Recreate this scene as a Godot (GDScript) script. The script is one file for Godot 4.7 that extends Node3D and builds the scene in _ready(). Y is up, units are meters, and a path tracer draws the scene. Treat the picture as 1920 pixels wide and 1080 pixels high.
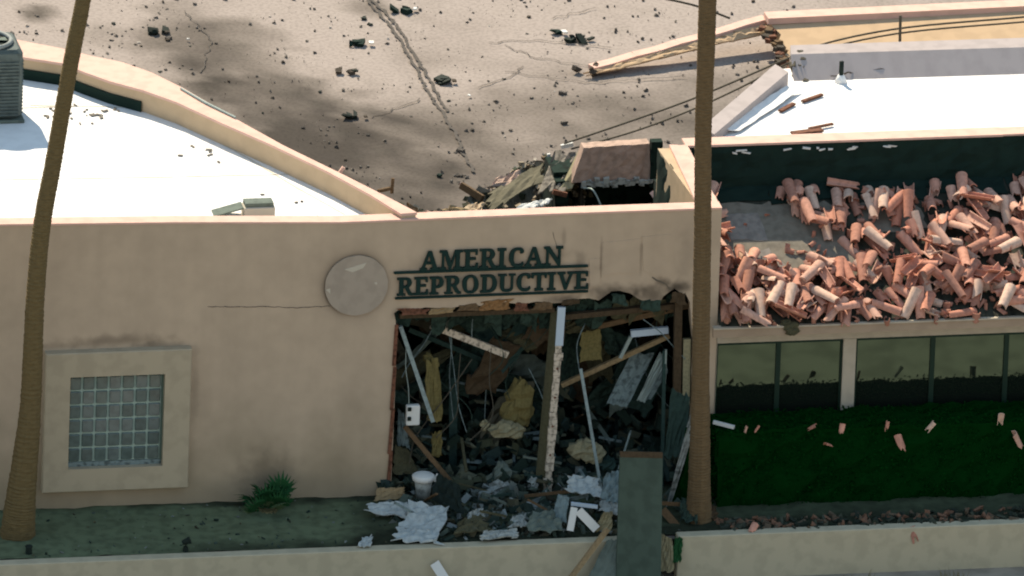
extends Node3D
# A blast-damaged clinic seen from far away and above through a long lens.

var rng := RandomNumberGenerator.new()
var noise := FastNoiseLite.new()
var M := {}
var names := {}


func V(x, y, z) -> Vector3:
	return Vector3(x, y, z)


func V2(x, y) -> Vector2:
	return Vector2(x, y)


# ---------------------------------------------------------------- nodes
func numbered(called: String, parent: Node) -> String:
	var key := str(parent.get_instance_id()) + "/" + called
	var k: int = names.get(key, 0)
	names[key] = k + 1
	return called if k == 0 else "%s_%03d" % [called, k]


func tag(o, label: String, category: String, group := "") -> Node3D:
	o.set_meta("label", label)
	o.set_meta("category", category)
	if group != "":
		o.set_meta("group", group)
	return o


func thing(called: String, label: String, category: String, at: Vector3, group := "") -> Node3D:
	var o := Node3D.new()
	o.name = numbered(called, self)
	add_child(o, true)
	o.position = at
	return tag(o, label, category, group)


func mesh_of(st: SurfaceTool, m: Material) -> ArrayMesh:
	st.generate_normals()
	var mesh := st.commit()
	mesh.surface_set_material(0, m)
	return mesh


# a part modelled in world coordinates, hung under its thing
func part(called: String, st: SurfaceTool, m: Material, parent: Node3D) -> MeshInstance3D:
	var o := MeshInstance3D.new()
	o.name = numbered(called, parent)
	o.mesh = mesh_of(st, m)
	parent.add_child(o, true)
	var up := Vector3.ZERO
	var q: Node = parent
	while q != self:
		up += (q as Node3D).position
		q = q.get_parent()
	o.position = -up
	return o


func struct(called: String, st: SurfaceTool, m: Material) -> MeshInstance3D:
	var o := MeshInstance3D.new()
	o.name = numbered(called, self)
	o.mesh = mesh_of(st, m)
	add_child(o, true)
	o.set_meta("kind", "structure")
	return o


# a thing that is one mesh: its origin moves to the foot of its bounds
func one(called: String, st: SurfaceTool, m: Material, label: String, category: String, group := "") -> MeshInstance3D:
	st.generate_normals()
	var raw := st.commit()
	var box := raw.get_aabb()
	var foot := box.position + Vector3(box.size.x / 2, 0, box.size.z / 2)
	var s2 := SurfaceTool.new()
	s2.append_from(raw, 0, Transform3D(Basis(), -foot))
	var mesh := s2.commit()
	mesh.surface_set_material(0, m)
	var o := MeshInstance3D.new()
	o.name = numbered(called, self)
	o.mesh = mesh
	add_child(o, true)
	o.position = foot
	tag(o, label, category, group)
	return o


# ---------------------------------------------------------------- shapes
func mb(smooth := false) -> SurfaceTool:
	var st := SurfaceTool.new()
	st.begin(Mesh.PRIMITIVE_TRIANGLES)
	st.set_smooth_group(0 if smooth else -1)
	return st


# corners run counterclockwise seen from outside
func quad(st: SurfaceTool, a: Vector3, b: Vector3, c: Vector3, d: Vector3) -> void:
	for p in [a, c, b, a, d, c]:
		st.add_vertex(p)


func tri(st: SurfaceTool, a: Vector3, b: Vector3, c: Vector3) -> void:
	for p in [a, c, b]:
		st.add_vertex(p)


# eight corners: bottom ring a b c d counterclockwise from above, top ring the same
func hexa(st: SurfaceTool, p: Array) -> void:
	quad(st, p[3], p[2], p[1], p[0])
	quad(st, p[4], p[5], p[6], p[7])
	for i in 4:
		var j := (i + 1) % 4
		quad(st, p[i], p[j], p[j + 4], p[i + 4])


func box(st: SurfaceTool, c: Vector3, s: Vector3, b := Basis()) -> void:
	var h := s / 2
	var pts := []
	for y in [-h.y, h.y]:
		for k in [[-1, 1], [1, 1], [1, -1], [-1, -1]]:
			pts.append(c + b * V(h.x * k[0], y, h.z * k[1]))
	hexa(st, pts)


# box between two corners
func block(st: SurfaceTool, a: Vector3, b: Vector3) -> void:
	box(st, (a + b) / 2, (b - a).abs())


# bevelled box, bevel e on all edges
func bbox(st: SurfaceTool, c: Vector3, s: Vector3, e: float, b := Basis()) -> void:
	var h := s / 2
	var rings := [[-h.y, e], [-h.y + e, 0.0], [h.y - e, 0.0], [h.y, e]]
	var prev := []
	for r in rings:
		var cur := []
		var x: float = h.x - r[1]
		var z: float = h.z - r[1]
		for k in [V2(-x + e, z), V2(x - e, z), V2(x, z - e), V2(x, -z + e), V2(x - e, -z), V2(-x + e, -z), V2(-x, -z + e), V2(-x, z - e)]:
			cur.append(c + b * V(k.x, r[0], k.y))
		if prev.is_empty():
			for i in range(1, 7):
				tri(st, cur[0], cur[i + 1], cur[i])
		else:
			for i in 8:
				var j := (i + 1) % 8
				quad(st, prev[i], prev[j], cur[j], cur[i])
		prev = cur
	for i in range(1, 7):
		tri(st, prev[0], prev[i], prev[i + 1])


# a straight member between two points, w across and h along `side`
func bar(st: SurfaceTool, a: Vector3, b: Vector3, w: float, h: float, side := Vector3(0, 0, 1)) -> void:
	var y := (b - a).normalized()
	var x := y.cross(side).normalized()
	var z := x.cross(y)
	box(st, (a + b) / 2, V(w, a.distance_to(b), h), Basis(x, y, z))


# a plate with four given corners (counterclockwise from its front), thickness behind it
func plate(st: SurfaceTool, a: Vector3, b: Vector3, c: Vector3, d: Vector3, t: float) -> void:
	var n := (b - a).cross(d - a).normalized() * t
	hexa(st, [a - n, b - n, c - n, d - n, a, b, c, d])


# a torn, dented plate: the corners as above, n x m cells, dents of `amp`, edge tears of `jag`
func sheet(st: SurfaceTool, a: Vector3, b: Vector3, c: Vector3, d: Vector3, n: int, m: int, amp: float, jag: float, t := 0.012) -> void:
	var nn := (b - a).cross(d - a).normalized()
	var g := []
	for j in m + 1:
		for i in n + 1:
			var u := float(i) / n
			var w := float(j) / m
			var rim := i == 0 or i == n or j == 0 or j == m
			if rim:
				u += (rng.randf() - (0.5 if u == 0.0 else (0.5 if u == 1.0 else 0.5))) * jag
				w += (rng.randf() - 0.5) * jag
			else:
				u += (rng.randf() - 0.5) * 0.5 / n
				w += (rng.randf() - 0.5) * 0.5 / m
			g.append(a.lerp(b, u).lerp(d.lerp(c, u), w) + nn * rng.randf_range(-amp, amp))
	for j in m:
		for i in n:
			var k := j * (n + 1) + i
			var q := [g[k], g[k + 1], g[k + n + 2], g[k + n + 1]]
			for f in [[0, 1, 2], [0, 2, 3]]:
				tri(st, q[f[0]], q[f[1]], q[f[2]])
				tri(st, q[f[2]] - nn * t, q[f[1]] - nn * t, q[f[0]] - nn * t)
	for e in [[0, 1, n], [n, n + 1, m], [(n + 1) * (m + 1) - 1, -1, n], [m * (n + 1), -(n + 1), m]]:
		for s in int(e[2]):
			var p: Vector3 = g[e[0] + s * e[1]]
			var q: Vector3 = g[e[0] + (s + 1) * e[1]]
			quad(st, p - nn * t, q - nn * t, q, p)


# flat outline (in its own plane: origin o, axes x y) given thickness t backwards; outline either way round
func cutout(st: SurfaceTool, pts: Array, o: Vector3, x: Vector3, y: Vector3, t: float) -> void:
	var poly := PackedVector2Array(pts)
	if Geometry2D.is_polygon_clockwise(poly):
		poly.reverse()
	var z := x.cross(y).normalized() * t
	var idx := Geometry2D.triangulate_polygon(poly)
	var at := []
	for p in poly:
		at.append(o + x * p.x + y * p.y)
	for i in range(0, idx.size(), 3):
		var a := idx[i]
		var b := idx[i + 1]
		var c := idx[i + 2]
		if (poly[b] - poly[a]).cross(poly[c] - poly[a]) < 0.0:
			var k := b
			b = c
			c = k
		for p in [a, c, b]:
			st.set_uv(poly[p])
			st.add_vertex(at[p])
		for p in [a, b, c]:
			st.set_uv(poly[p])
			st.add_vertex(at[p] - z)
	for i in poly.size():
		var j := (i + 1) % poly.size()
		for p in [[at[i] - z, i], [at[j], j], [at[j] - z, j], [at[i] - z, i], [at[i], i], [at[j], j]]:
			st.set_uv(poly[p[1]])
			st.add_vertex(p[0])


# a flat slab: outline in plan (x, z), its top at height y + slope * z, thickness t below
func slab(st: SurfaceTool, plan: Array, y: float, t: float, slope := 0.0) -> void:
	var pts := []
	for p in plan:
		pts.append(V2(p.x, -p.y))
	cutout(st, pts, V(0, y, 0), Vector3.RIGHT, V(0, -slope, -1), t)


func tube(st: SurfaceTool, pts: Array, radii: Array, sides := 8, rough := 0.0) -> void:
	var rings := []
	var x := Vector3.ZERO
	for i in pts.size():
		var dir: Vector3 = (pts[min(i + 1, pts.size() - 1)] - pts[max(i - 1, 0)]).normalized()
		if x == Vector3.ZERO:
			x = dir.cross(Vector3.UP if absf(dir.y) < 0.9 else Vector3.RIGHT).normalized()
		x = (x - dir * x.dot(dir)).normalized()
		var y := dir.cross(x)
		var ring := []
		var r: float = radii[min(i, radii.size() - 1)]
		for k in sides:
			var a := TAU * k / sides
			ring.append(pts[i] + (x * cos(a) + y * sin(a)) * r * (1.0 + rng.randf_range(-rough, rough)))
		rings.append(ring)
	for i in rings.size() - 1:
		for k in sides:
			var l := (k + 1) % sides
			quad(st, rings[i][k], rings[i][l], rings[i + 1][l], rings[i + 1][k])
	for k in range(1, sides - 1):
		tri(st, rings[0][0], rings[0][k + 1], rings[0][k])
		tri(st, rings[-1][0], rings[-1][k], rings[-1][k + 1])


# an irregular lump
func lump(st: SurfaceTool, c: Vector3, r: Vector3, rough := 0.25, sides := 9, rows := 6) -> void:
	var rings := []
	for j in rows + 1:
		var ph := PI * j / rows
		var ring := []
		for k in sides:
			var a := TAU * k / sides
			var s := 1.0 + rng.randf_range(-rough, rough)
			if j == 0 or j == rows:
				s = 1.0
			ring.append(c + V(sin(ph) * cos(a) * r.x, -cos(ph) * r.y, sin(ph) * sin(a) * r.z) * s)
		rings.append(ring)
	for j in rows:
		for k in sides:
			var l := (k + 1) % sides
			quad(st, rings[j][l], rings[j][k], rings[j + 1][k], rings[j + 1][l])


# an angular broken chunk
func chunk(st: SurfaceTool, c: Vector3, s: Vector3, turn := Basis()) -> void:
	var p := []
	for y in [-0.5, 0.5]:
		for k in [[-0.5, 0.5], [0.5, 0.5], [0.5, -0.5], [-0.5, -0.5]]:
			p.append(c + turn * (V(k[0], y, k[1]) * s * rng.randf_range(0.65, 1.25)))
	hexa(st, p)


func anyturn() -> Basis:
	return Basis.from_euler(V(rng.randf() * TAU, rng.randf() * TAU, rng.randf() * TAU))


# ribbon lying on a plane with normal up, along points
func ribbon(st: SurfaceTool, pts: Array, w: float, up: Vector3, lift := 0.004) -> void:
	for i in pts.size() - 1:
		var a: Vector3 = pts[i] + up * lift
		var b: Vector3 = pts[i + 1] + up * lift
		var s := up.cross(b - a).normalized() * w / 2
		var w0 := rng.randf_range(0.5, 1.2)
		var w1 := rng.randf_range(0.5, 1.2)
		quad(st, a - s * w0, b - s * w1, b + s * w1, a + s * w0)


func wander(pts: Array, step: float, amp: float, flat: Vector3) -> Array:
	var out := []
	for i in pts.size() - 1:
		var a: Vector3 = pts[i]
		var b: Vector3 = pts[i + 1]
		var k := int(max(1, a.distance_to(b) / step))
		for j in k:
			var p := a.lerp(b, float(j) / k)
			var r := V(rng.randf() - 0.5, rng.randf() - 0.5, rng.randf() - 0.5) * 2.0 * amp
			out.append(p + (r - flat * r.dot(flat) if j > 0 else Vector3.ZERO))
	out.append(pts[-1])
	return out


# ---------------------------------------------------------------- materials
func grain(freq: float, octaves: int, lo: float, hi: float, sd: int, size := 512, kind := FastNoiseLite.TYPE_SIMPLEX_SMOOTH) -> ImageTexture:
	var nz := FastNoiseLite.new()
	nz.seed = sd
	nz.noise_type = kind
	nz.frequency = freq
	nz.fractal_octaves = octaves
	var src := nz.get_seamless_image(size, size)
	src.convert(Image.FORMAT_L8)
	var img := Image.create(size, size, true, Image.FORMAT_RGB8)
	for y in size:
		for x in size:
			var t := src.get_pixel(x, y).r
			t = lerpf(lo, hi, smoothstep(0.15, 0.85, t))
			img.set_pixel(x, y, Color(t, t, t).linear_to_srgb())
	img.generate_mipmaps()
	return ImageTexture.create_from_image(img)


func mat(r: float, g: float, b: float, rough := 0.9, tex = null, scale := 1.0) -> StandardMaterial3D:
	var m := StandardMaterial3D.new()
	m.albedo_color = Color(r, g, b).linear_to_srgb()
	m.roughness = rough
	m.metallic_specular = 0.3
	if tex:
		m.albedo_texture = tex
		m.uv1_triplanar = true
		m.uv1_world_triplanar = true
		m.uv1_scale = Vector3.ONE * scale
	return m


func make_materials() -> void:
	var soft := grain(0.012, 5, 0.72, 1.12, 3)
	var fine := grain(0.06, 4, 0.6, 1.2, 5)
	var mild := grain(0.012, 5, 0.9, 1.06, 41)
	var blotch := grain(0.016, 5, 0.35, 1.5, 9)
	var strong := grain(0.03, 5, 0.25, 1.6, 11)
	M.stucco = mat(0.50, 0.415, 0.335, 0.95, soft, 0.35)
	M.stucco_frame = mat(0.43, 0.362, 0.255, 0.95, mild, 0.4)
	M.coping = mat(0.66, 0.435, 0.355, 0.9, mild, 0.5)
	M.rear_tan = mat(0.50, 0.38, 0.25, 0.92, mild, 0.4)
	M.pinkpanel = mat(0.46, 0.33, 0.26, 0.92, soft, 0.9)
	M.greyparapet = mat(0.40, 0.35, 0.335, 0.9, mild, 0.5)
	M.membrane = mat(0.80, 0.79, 0.77, 0.8, grain(0.02, 4, 0.94, 1.04, 15), 0.3)
	M.asphalt = mat(0.318, 0.272, 0.242, 0.95, grain(0.05, 5, 0.82, 1.09, 21), 0.42)
	M.asphalt.vertex_color_use_as_albedo = true
	M.street = mat(0.33, 0.29, 0.235, 0.95, soft, 0.2)
	M.crack = mat(0.09, 0.08, 0.07, 1.0)
	M.soil = mat(0.125, 0.158, 0.09, 1.0, soft, 0.6)
	M.soil.vertex_color_use_as_albedo = true
	M.curb = mat(0.46, 0.41, 0.29, 0.95, mild, 0.5)
	M.char = mat(0.022, 0.040, 0.030, 1.0, strong, 0.8)
	M.charwall = mat(0.010, 0.024, 0.018, 1.0, blotch, 0.6)
	M.felt = mat(0.010, 0.026, 0.020, 0.9, soft, 0.4)
	M.underlay = mat(0.21, 0.185, 0.145, 0.95, soft, 0.8)
	M.deckdark = mat(0.045, 0.048, 0.036, 1.0, blotch, 0.7)
	M.underlay_pale = mat(0.26, 0.23, 0.20, 0.95, soft, 1.0)
	M.wood = mat(0.14, 0.09, 0.048, 0.9, soft, 2.0)
	M.rawwood = mat(0.30, 0.215, 0.115, 0.9, soft, 2.0)
	M.orangewood = mat(0.27, 0.145, 0.06, 0.9, blotch, 1.5)
	M.redjamb = mat(0.17, 0.075, 0.045, 0.9, blotch, 1.2)
	M.insul = mat(0.19, 0.155, 0.06, 1.0, soft, 2.5)
	M.insul_dark = mat(0.085, 0.08, 0.045, 1.0, soft, 2.5)
	M.foam = mat(0.30, 0.27, 0.165, 1.0, soft, 2.5)
	M.gyp = mat(0.36, 0.38, 0.35, 0.9, blotch, 0.9)
	M.paper = mat(0.43, 0.47, 0.46, 0.85, soft, 1.4)
	M.white = mat(0.66, 0.66, 0.62, 0.8)
	M.bluewhite = mat(0.45, 0.53, 0.60, 0.6)
	M.bluegrey = mat(0.18, 0.235, 0.235, 0.7, blotch, 1.0)
	M.tealdark = mat(0.028, 0.056, 0.048, 0.8, soft, 1.5)
	M.metal = mat(0.28, 0.34, 0.32, 0.5)
	M.metal.metallic = 0.3
	M.dull = mat(0.13, 0.16, 0.135, 0.85, soft, 0.8)
	M.doorgrey = mat(0.062, 0.088, 0.066, 0.8, soft, 0.5)
	M.black = mat(0.012, 0.02, 0.016, 0.8)
	M.letter = mat(0.005, 0.026, 0.022, 0.6)
	M.disc = mat(0.375, 0.315, 0.25, 0.95, mild, 0.5)
	M.block = mat(0.085, 0.125, 0.115, 0.25, soft, 1.0)
	M.block.metallic_specular = 0.7
	M.mortar = mat(0.36, 0.46, 0.40, 0.9)
	M.reveal = mat(0.10, 0.14, 0.11, 0.9)
	M.pane = mat(0.085, 0.122, 0.092, 0.04)
	M.pane.metallic = 0.9
	M.frame = mat(0.012, 0.03, 0.02, 0.5)
	M.fascia = mat(0.37, 0.28, 0.20, 0.9, mild, 0.5)
	M.trim = mat(0.46, 0.40, 0.31, 0.9, mild, 0.5)
	M.hedge = mat(0.0025, 0.032, 0.005, 1.0)
	M.hedge.metallic_specular = 0.0
	M.hedge.backlight_enabled = true
	M.hedge.backlight = Color(0.01, 0.03, 0.01)
	M.hedgecore = mat(0.002, 0.024, 0.004, 1.0)
	M.hedgecore.metallic_specular = 0.0
	M.leaf = mat(0.012, 0.066, 0.020, 0.8)
	M.leafpale = mat(0.075, 0.12, 0.055, 0.9)
	M.dry = mat(0.17, 0.145, 0.07, 0.95)
	M.trunk = mat(0.145, 0.106, 0.048, 1.0, grain(0.02, 5, 0.72, 1.15, 31), 0.9)
	M.trunk2 = mat(0.15, 0.102, 0.052, 1.0, grain(0.02, 5, 0.72, 1.15, 33), 0.9)
	M.trunk.uv1_scale = V(0.7, 3.2, 0.7)
	M.trunk2.uv1_scale = V(0.7, 3.0, 0.7)
	M.acbody = mat(0.085, 0.11, 0.105, 0.6, soft, 0.8)
	M.actop = mat(0.22, 0.24, 0.23, 0.6)
	M.cable = mat(0.085, 0.075, 0.055, 0.9)
	M.sootbrown = mat(0.075, 0.062, 0.048, 1.0, soft, 1.0)
	M.ashgrey = mat(0.20, 0.18, 0.15, 1.0, blotch, 1.0)
	M.olivesheet = mat(0.12, 0.11, 0.075, 1.0, soft, 1.2)
	M.charwood = mat(0.075, 0.052, 0.030, 1.0, soft, 2.0)
	M.gypwarm = mat(0.58, 0.49, 0.38, 0.95, blotch, 1.4)
	M.palegrey = mat(0.27, 0.33, 0.32, 0.6, soft, 1.5)
	M.fallenwall = mat(0.50, 0.355, 0.22, 0.95, mild, 0.4)
	M.greendark = mat(0.036, 0.062, 0.048, 1.0, blotch, 1.2)
	M.speck = mat(0.085, 0.075, 0.06, 1.0)
	M.speck.vertex_color_use_as_albedo = true
	M.rubble = mat(0.9, 0.9, 0.9, 1.0)
	M.rubble.vertex_color_use_as_albedo = true
	M.clay = []
	for c in [[0.56, 0.265, 0.185], [0.52, 0.225, 0.15], [0.60, 0.35, 0.26], [0.66, 0.45, 0.34], [0.42, 0.20, 0.14], [0.62, 0.31, 0.22]]:
		M.clay.append(mat(c[0], c[1], c[2], 0.92, soft, 1.6))


# ---------------------------------------------------------------- the place
func _ready() -> void:
	var cam := Camera3D.new()
	cam.name = "camera"
	add_child(cam)
	cam.transform = Transform3D(Basis(V(0.982, 0.034, 0.188), V(0.036, 0.933, -0.358), V(-0.187, 0.358, 0.915)).orthonormalized(), V(-56.223, 110.68, 274.373))
	cam.fov = 1.61134
	cam.near = 1.0
	cam.far = 4000.0
	cam.current = true
	# a very long lens, a touch out of focus as in the photograph
	var lens := CameraAttributesPhysical.new()
	lens.frustum_focal_length = 853.333
	lens.frustum_focus_distance = 150.0
	lens.frustum_near = 1.0
	lens.frustum_far = 4000.0
	lens.exposure_aperture = 40.0
	cam.attributes = lens

	var env := Environment.new()
	var pm := ProceduralSkyMaterial.new()
	pm.sky_top_color = Color(0.42, 0.50, 0.58)
	pm.sky_horizon_color = Color(0.84, 0.82, 0.75)
	pm.sky_curve = 0.12
	pm.ground_horizon_color = Color(0.6, 0.56, 0.5)
	pm.ground_bottom_color = Color(0.3, 0.28, 0.25)
	pm.sun_angle_max = 12.0
	var sky := Sky.new()
	sky.sky_material = pm
	env.background_mode = Environment.BG_SKY
	env.sky = sky
	env.background_energy_multiplier = 1.15
	env.tonemap_mode = Environment.TONE_MAPPER_LINEAR
	env.tonemap_exposure = 2.05
	env.sdfgi_enabled = true
	env.ssao_enabled = true
	env.ssil_enabled = true
	var we := WorldEnvironment.new()
	we.name = "world_environment"
	we.environment = env
	add_child(we)

	var sun := DirectionalLight3D.new()
	sun.name = "sun"
	add_child(sun)
	sun.light_energy = 1.22
	sun.light_color = Color(1.0, 0.94, 0.84)
	sun.light_angular_distance = 0.5
	sun.shadow_enabled = true
	sun.look_at_from_position(Vector3.ZERO, V(0.16, -0.70, 0.72), Vector3.UP)

	noise.seed = 4
	noise.frequency = 1.0
	noise.fractal_octaves = 4
	make_materials()
	rng.seed = 11
	build_ground()
	build_clinic()
	rng.seed = 12
	build_tiled_building()
	rng.seed = 13
	build_rear_lot()
	rng.seed = 14
	build_planting()
	rng.seed = 15
	build_roof_things()
	rng.seed = 16
	build_breach()
	rng.seed = 17
	build_front_debris()


# soot on the lot: how much colour is left at a point
func soot_at(p: Vector2) -> float:
	var k := 0.0
	for s in soot_marks:
		var q: Vector2 = (p - s[0]).rotated(-s[3])
		var t := V2(q.x / s[1], q.y / s[2]).length()
		k = maxf(k, s[4] * (1.0 - smoothstep(0.3, 1.05, t + noise.get_noise_2d(p.x * 0.9, p.y * 0.9) * 0.38)))
	k = maxf(k, (0.56 + 0.25 * noise.get_noise_2d(p.x * 0.5, p.y * 0.5 + 60.0)) * smoothstep(-18.6, -14.6, p.y + noise.get_noise_2d(p.x * 0.4 + 9.0, p.y * 0.4) * 1.5))
	k += noise.get_noise_2d(p.x * 0.35 + 40.0, p.y * 0.35) * 0.22 + noise.get_noise_2d(p.x * 1.4, p.y * 1.4) * 0.12
	return clampf(1.0 - k, 0.15, 1.15)


var soot_marks := []


func build_ground() -> void:
	var st := mb()
	quad(st, V(-900, -0.62, 900), V(900, -0.62, 900), V(900, -0.62, -1500), V(-900, -0.62, -1500))
	struct("ground", st, M.street)
	# [centre, half length, half width, turn, strength]
	var c = [V2(-1.026, -18.767), V2(-0.452, -16.343), V2(0.076, -14.652), V2(0.967, -13.172), V2(2.002, -12.492), V2(-1.295, -20.109), V2(-3.426, -20.724), V2(-2.227, -19.600), V2(5.376, -14.832), V2(1.745, -20.538), V2(4.240, -13.311), V2(-0.704, -13.106), V2(0.269, -12.089), V2(-0.614, -17.776)]
	soot_marks = [[c[0], 1.6, 2.8, -0.2, 0.58], [c[1], 1.9, 2.9, -0.35, 0.8], [c[2], 2.3, 2.8, -0.3, 0.84], [c[3], 2.1, 2.2, 0.0, 0.76], [c[4], 2.0, 1.8, 0.2, 0.6],
		[c[5], 0.7, 1.2, 0.3, 0.42], [c[6], 0.42, 0.5, 0.0, 0.8], [c[7], 1.0, 0.8, 0.0, 0.25], [c[8], 2.6, 3.0, 0.0, 0.26], [c[9], 0.5, 0.7, 0.0, 0.5], [c[10], 3.0, 2.4, 0.0, 0.36], [c[11], 2.4, 2.2, 0.0, 0.78], [c[12], 2.4, 2.0, 0.0, 0.75], [c[13], 1.0, 1.4, 0.3, 0.5]]
	var xs := [-60.0, -40.0, -24.0]
	var x := -14.0
	while x < 17.0:
		xs.append(x)
		x += 0.2
	xs.append_array([24.0, 40.0, 60.0])
	var zs := [2.05, -1.0, -4.0]
	var z := -7.0
	while z > -24.0:
		zs.append(z)
		z -= 0.2
	zs.append_array([-30.0, -45.0, -75.0])
	var vs := PackedVector3Array()
	var cs := PackedColorArray()
	var ns := PackedVector3Array()
	var ix := PackedInt32Array()
	for j in zs.size():
		for i in xs.size():
			var k := soot_at(V2(xs[i], zs[j]))
			vs.append(V(xs[i], noise.get_noise_2d(xs[i] * 0.2, zs[j] * 0.2) * 0.02 if zs[j] < -6.5 else 0.0, zs[j]))
			cs.append(Color(k, k * (1.0 - 0.02 * (1 - k)), k * (1.0 - 0.1 * (1.0 - k))))
			ns.append(Vector3.UP)
	for j in zs.size() - 1:
		for i in xs.size() - 1:
			var a := j * xs.size() + i
			var b := a + xs.size()
			ix.append_array([a, b, a + 1, a + 1, b, b + 1])
	var arr := []
	arr.resize(Mesh.ARRAY_MAX)
	arr[Mesh.ARRAY_VERTEX] = vs
	arr[Mesh.ARRAY_NORMAL] = ns
	arr[Mesh.ARRAY_COLOR] = cs
	arr[Mesh.ARRAY_INDEX] = ix
	var mesh := ArrayMesh.new()
	mesh.add_surface_from_arrays(Mesh.PRIMITIVE_TRIANGLES, arr)
	mesh.surface_set_material(0, M.asphalt)
	var lot := MeshInstance3D.new()
	lot.name = "parking_lot"
	lot.mesh = mesh
	add_child(lot, true)
	lot.set_meta("kind", "structure")
	# the bed of dark gravelly soil between the front wall and the low wall
	var bed := mb(true)
	bed.set_smooth_group(0)
	for i in 180:
		for j in 14:
			var q := []
			for d in [[0, 1], [1, 1], [1, 0], [0, 0]]:
				var px: float = -13.0 + 27.0 * (i + d[0]) / 180.0
				var pz: float = 1.94 * (j + d[1]) / 14.0
				q.append(V(px, 0.02 + 0.035 * (noise.get_noise_2d(px * 1.3, pz * 1.3) + 0.5), pz))
			for k in [0, 2, 1, 0, 3, 2]:
				var p: Vector3 = q[k]
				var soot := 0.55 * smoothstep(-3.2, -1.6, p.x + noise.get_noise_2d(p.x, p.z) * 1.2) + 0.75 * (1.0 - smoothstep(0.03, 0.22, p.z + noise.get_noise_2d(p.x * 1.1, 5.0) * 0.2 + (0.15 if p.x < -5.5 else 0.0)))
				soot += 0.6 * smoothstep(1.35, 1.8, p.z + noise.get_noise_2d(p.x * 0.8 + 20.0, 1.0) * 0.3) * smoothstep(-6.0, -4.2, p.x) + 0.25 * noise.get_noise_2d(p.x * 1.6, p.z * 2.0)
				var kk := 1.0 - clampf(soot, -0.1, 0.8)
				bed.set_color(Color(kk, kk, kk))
				bed.add_vertex(p)
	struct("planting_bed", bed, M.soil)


# grime, soot and dust on the stucco, in metres along and up the wall
func stucco_texture() -> ImageTexture:
	var s := 70.0
	var w := int(16.0 * s)
	var h := int(4.8 * s)
	var img := Image.create(w, h, true, Image.FORMAT_RGB8)
	var m = [V2(-2.295, 3.359), V2(-4.445, 3.174), V2(-5.853, 2.644), V2(-6.721, 2.595), V2(-5.218, 2.536), V2(-4.659, 1.844), V2(1.517, 3.070), V2(2.156, 3.045), V2(2.511, 3.157), V2(2.268, 3.250), V2(2.612, 3.656), V2(1.025, 3.466), V2(-1.581, 2.896), V2(0.802, 3.013), V2(-0.468, 2.895), V2(1.335, 3.705), V2(1.933, 3.682), V2(-0.289, 3.474), V2(-3.570, 0.458), V2(0.767, 3.977)]
	# soft marks: [where, half width, half height, strength]
	var marks := [[m[2], 1.15, 0.13, 0.42], [m[3], 0.5, 0.08, 0.25], [m[4], 0.6, 0.10, 0.3], [m[5], 0.09, 1.0, 0.16], [m[6], 0.55, 0.24, 0.75], [m[7], 0.42, 0.3, 0.6], [m[8], 0.25, 0.16, 0.75], [m[9], 0.16, 0.09, 0.5],
		[m[10], 0.2, 0.5, 0.15], [m[11], 0.16, 0.35, 0.3], [m[12], 0.22, 0.16, 0.5], [m[13], 0.35, 0.12, 0.6], [m[14], 1.2, 0.09, 0.35], [m[15], 0.035, 0.5, 0.28], [m[16], 0.035, 0.42, 0.3], [m[17], 1.7, 0.46, 0.3], [m[18], 0.6, 0.5, 0.3], [m[19], 0.05, 0.25, 0.25]]
	var ring: Vector2 = m[0]
	for y in h:
		for x in w:
			var p := V2(x / s - 12.0, 4.8 - y / s)
			var n1 := noise.get_noise_2d(p.x * 0.7, p.y * 0.7)
			var n2 := noise.get_noise_2d(p.x * 3.0 + 9.0, p.y * 3.0)
			var n3 := noise.get_noise_2d(p.x * 2.6, p.y * 0.35 + 30.0)
			var k := 1.0 + 0.08 * n1 + 0.06 * n2 + 0.05 * n3
			for q in marks:
				var d := V2((p.x - q[0].x) / q[1], (p.y - q[0].y) / q[2]).length() + n2 * 0.35
				if d < 1.0:
					k *= 1.0 - q[3] * (1.0 - smoothstep(0.1, 1.0, d))
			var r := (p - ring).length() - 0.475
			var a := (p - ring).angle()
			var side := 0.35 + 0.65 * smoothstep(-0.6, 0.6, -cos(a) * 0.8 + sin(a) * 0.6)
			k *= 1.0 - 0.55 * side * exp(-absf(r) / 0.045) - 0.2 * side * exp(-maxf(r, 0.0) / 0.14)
			# splashed dust and damp towards the foot, a band that wanders
			var foot := 1.0 - smoothstep(0.0, 1.7, p.y + n1 * 0.5)
			var tint := Color(k, k * (1.0 + 0.02 * foot), k * (1.0 - 0.04 * foot))
			tint *= 1.0 - 0.30 * foot
			img.set_pixel(x, y, Color(clampf(tint.r * 0.9, 0, 1), clampf(tint.g * 0.9, 0, 1), clampf(tint.b * 0.9, 0, 1)).linear_to_srgb())
	img.generate_mipmaps()
	return ImageTexture.create_from_image(img)


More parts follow.
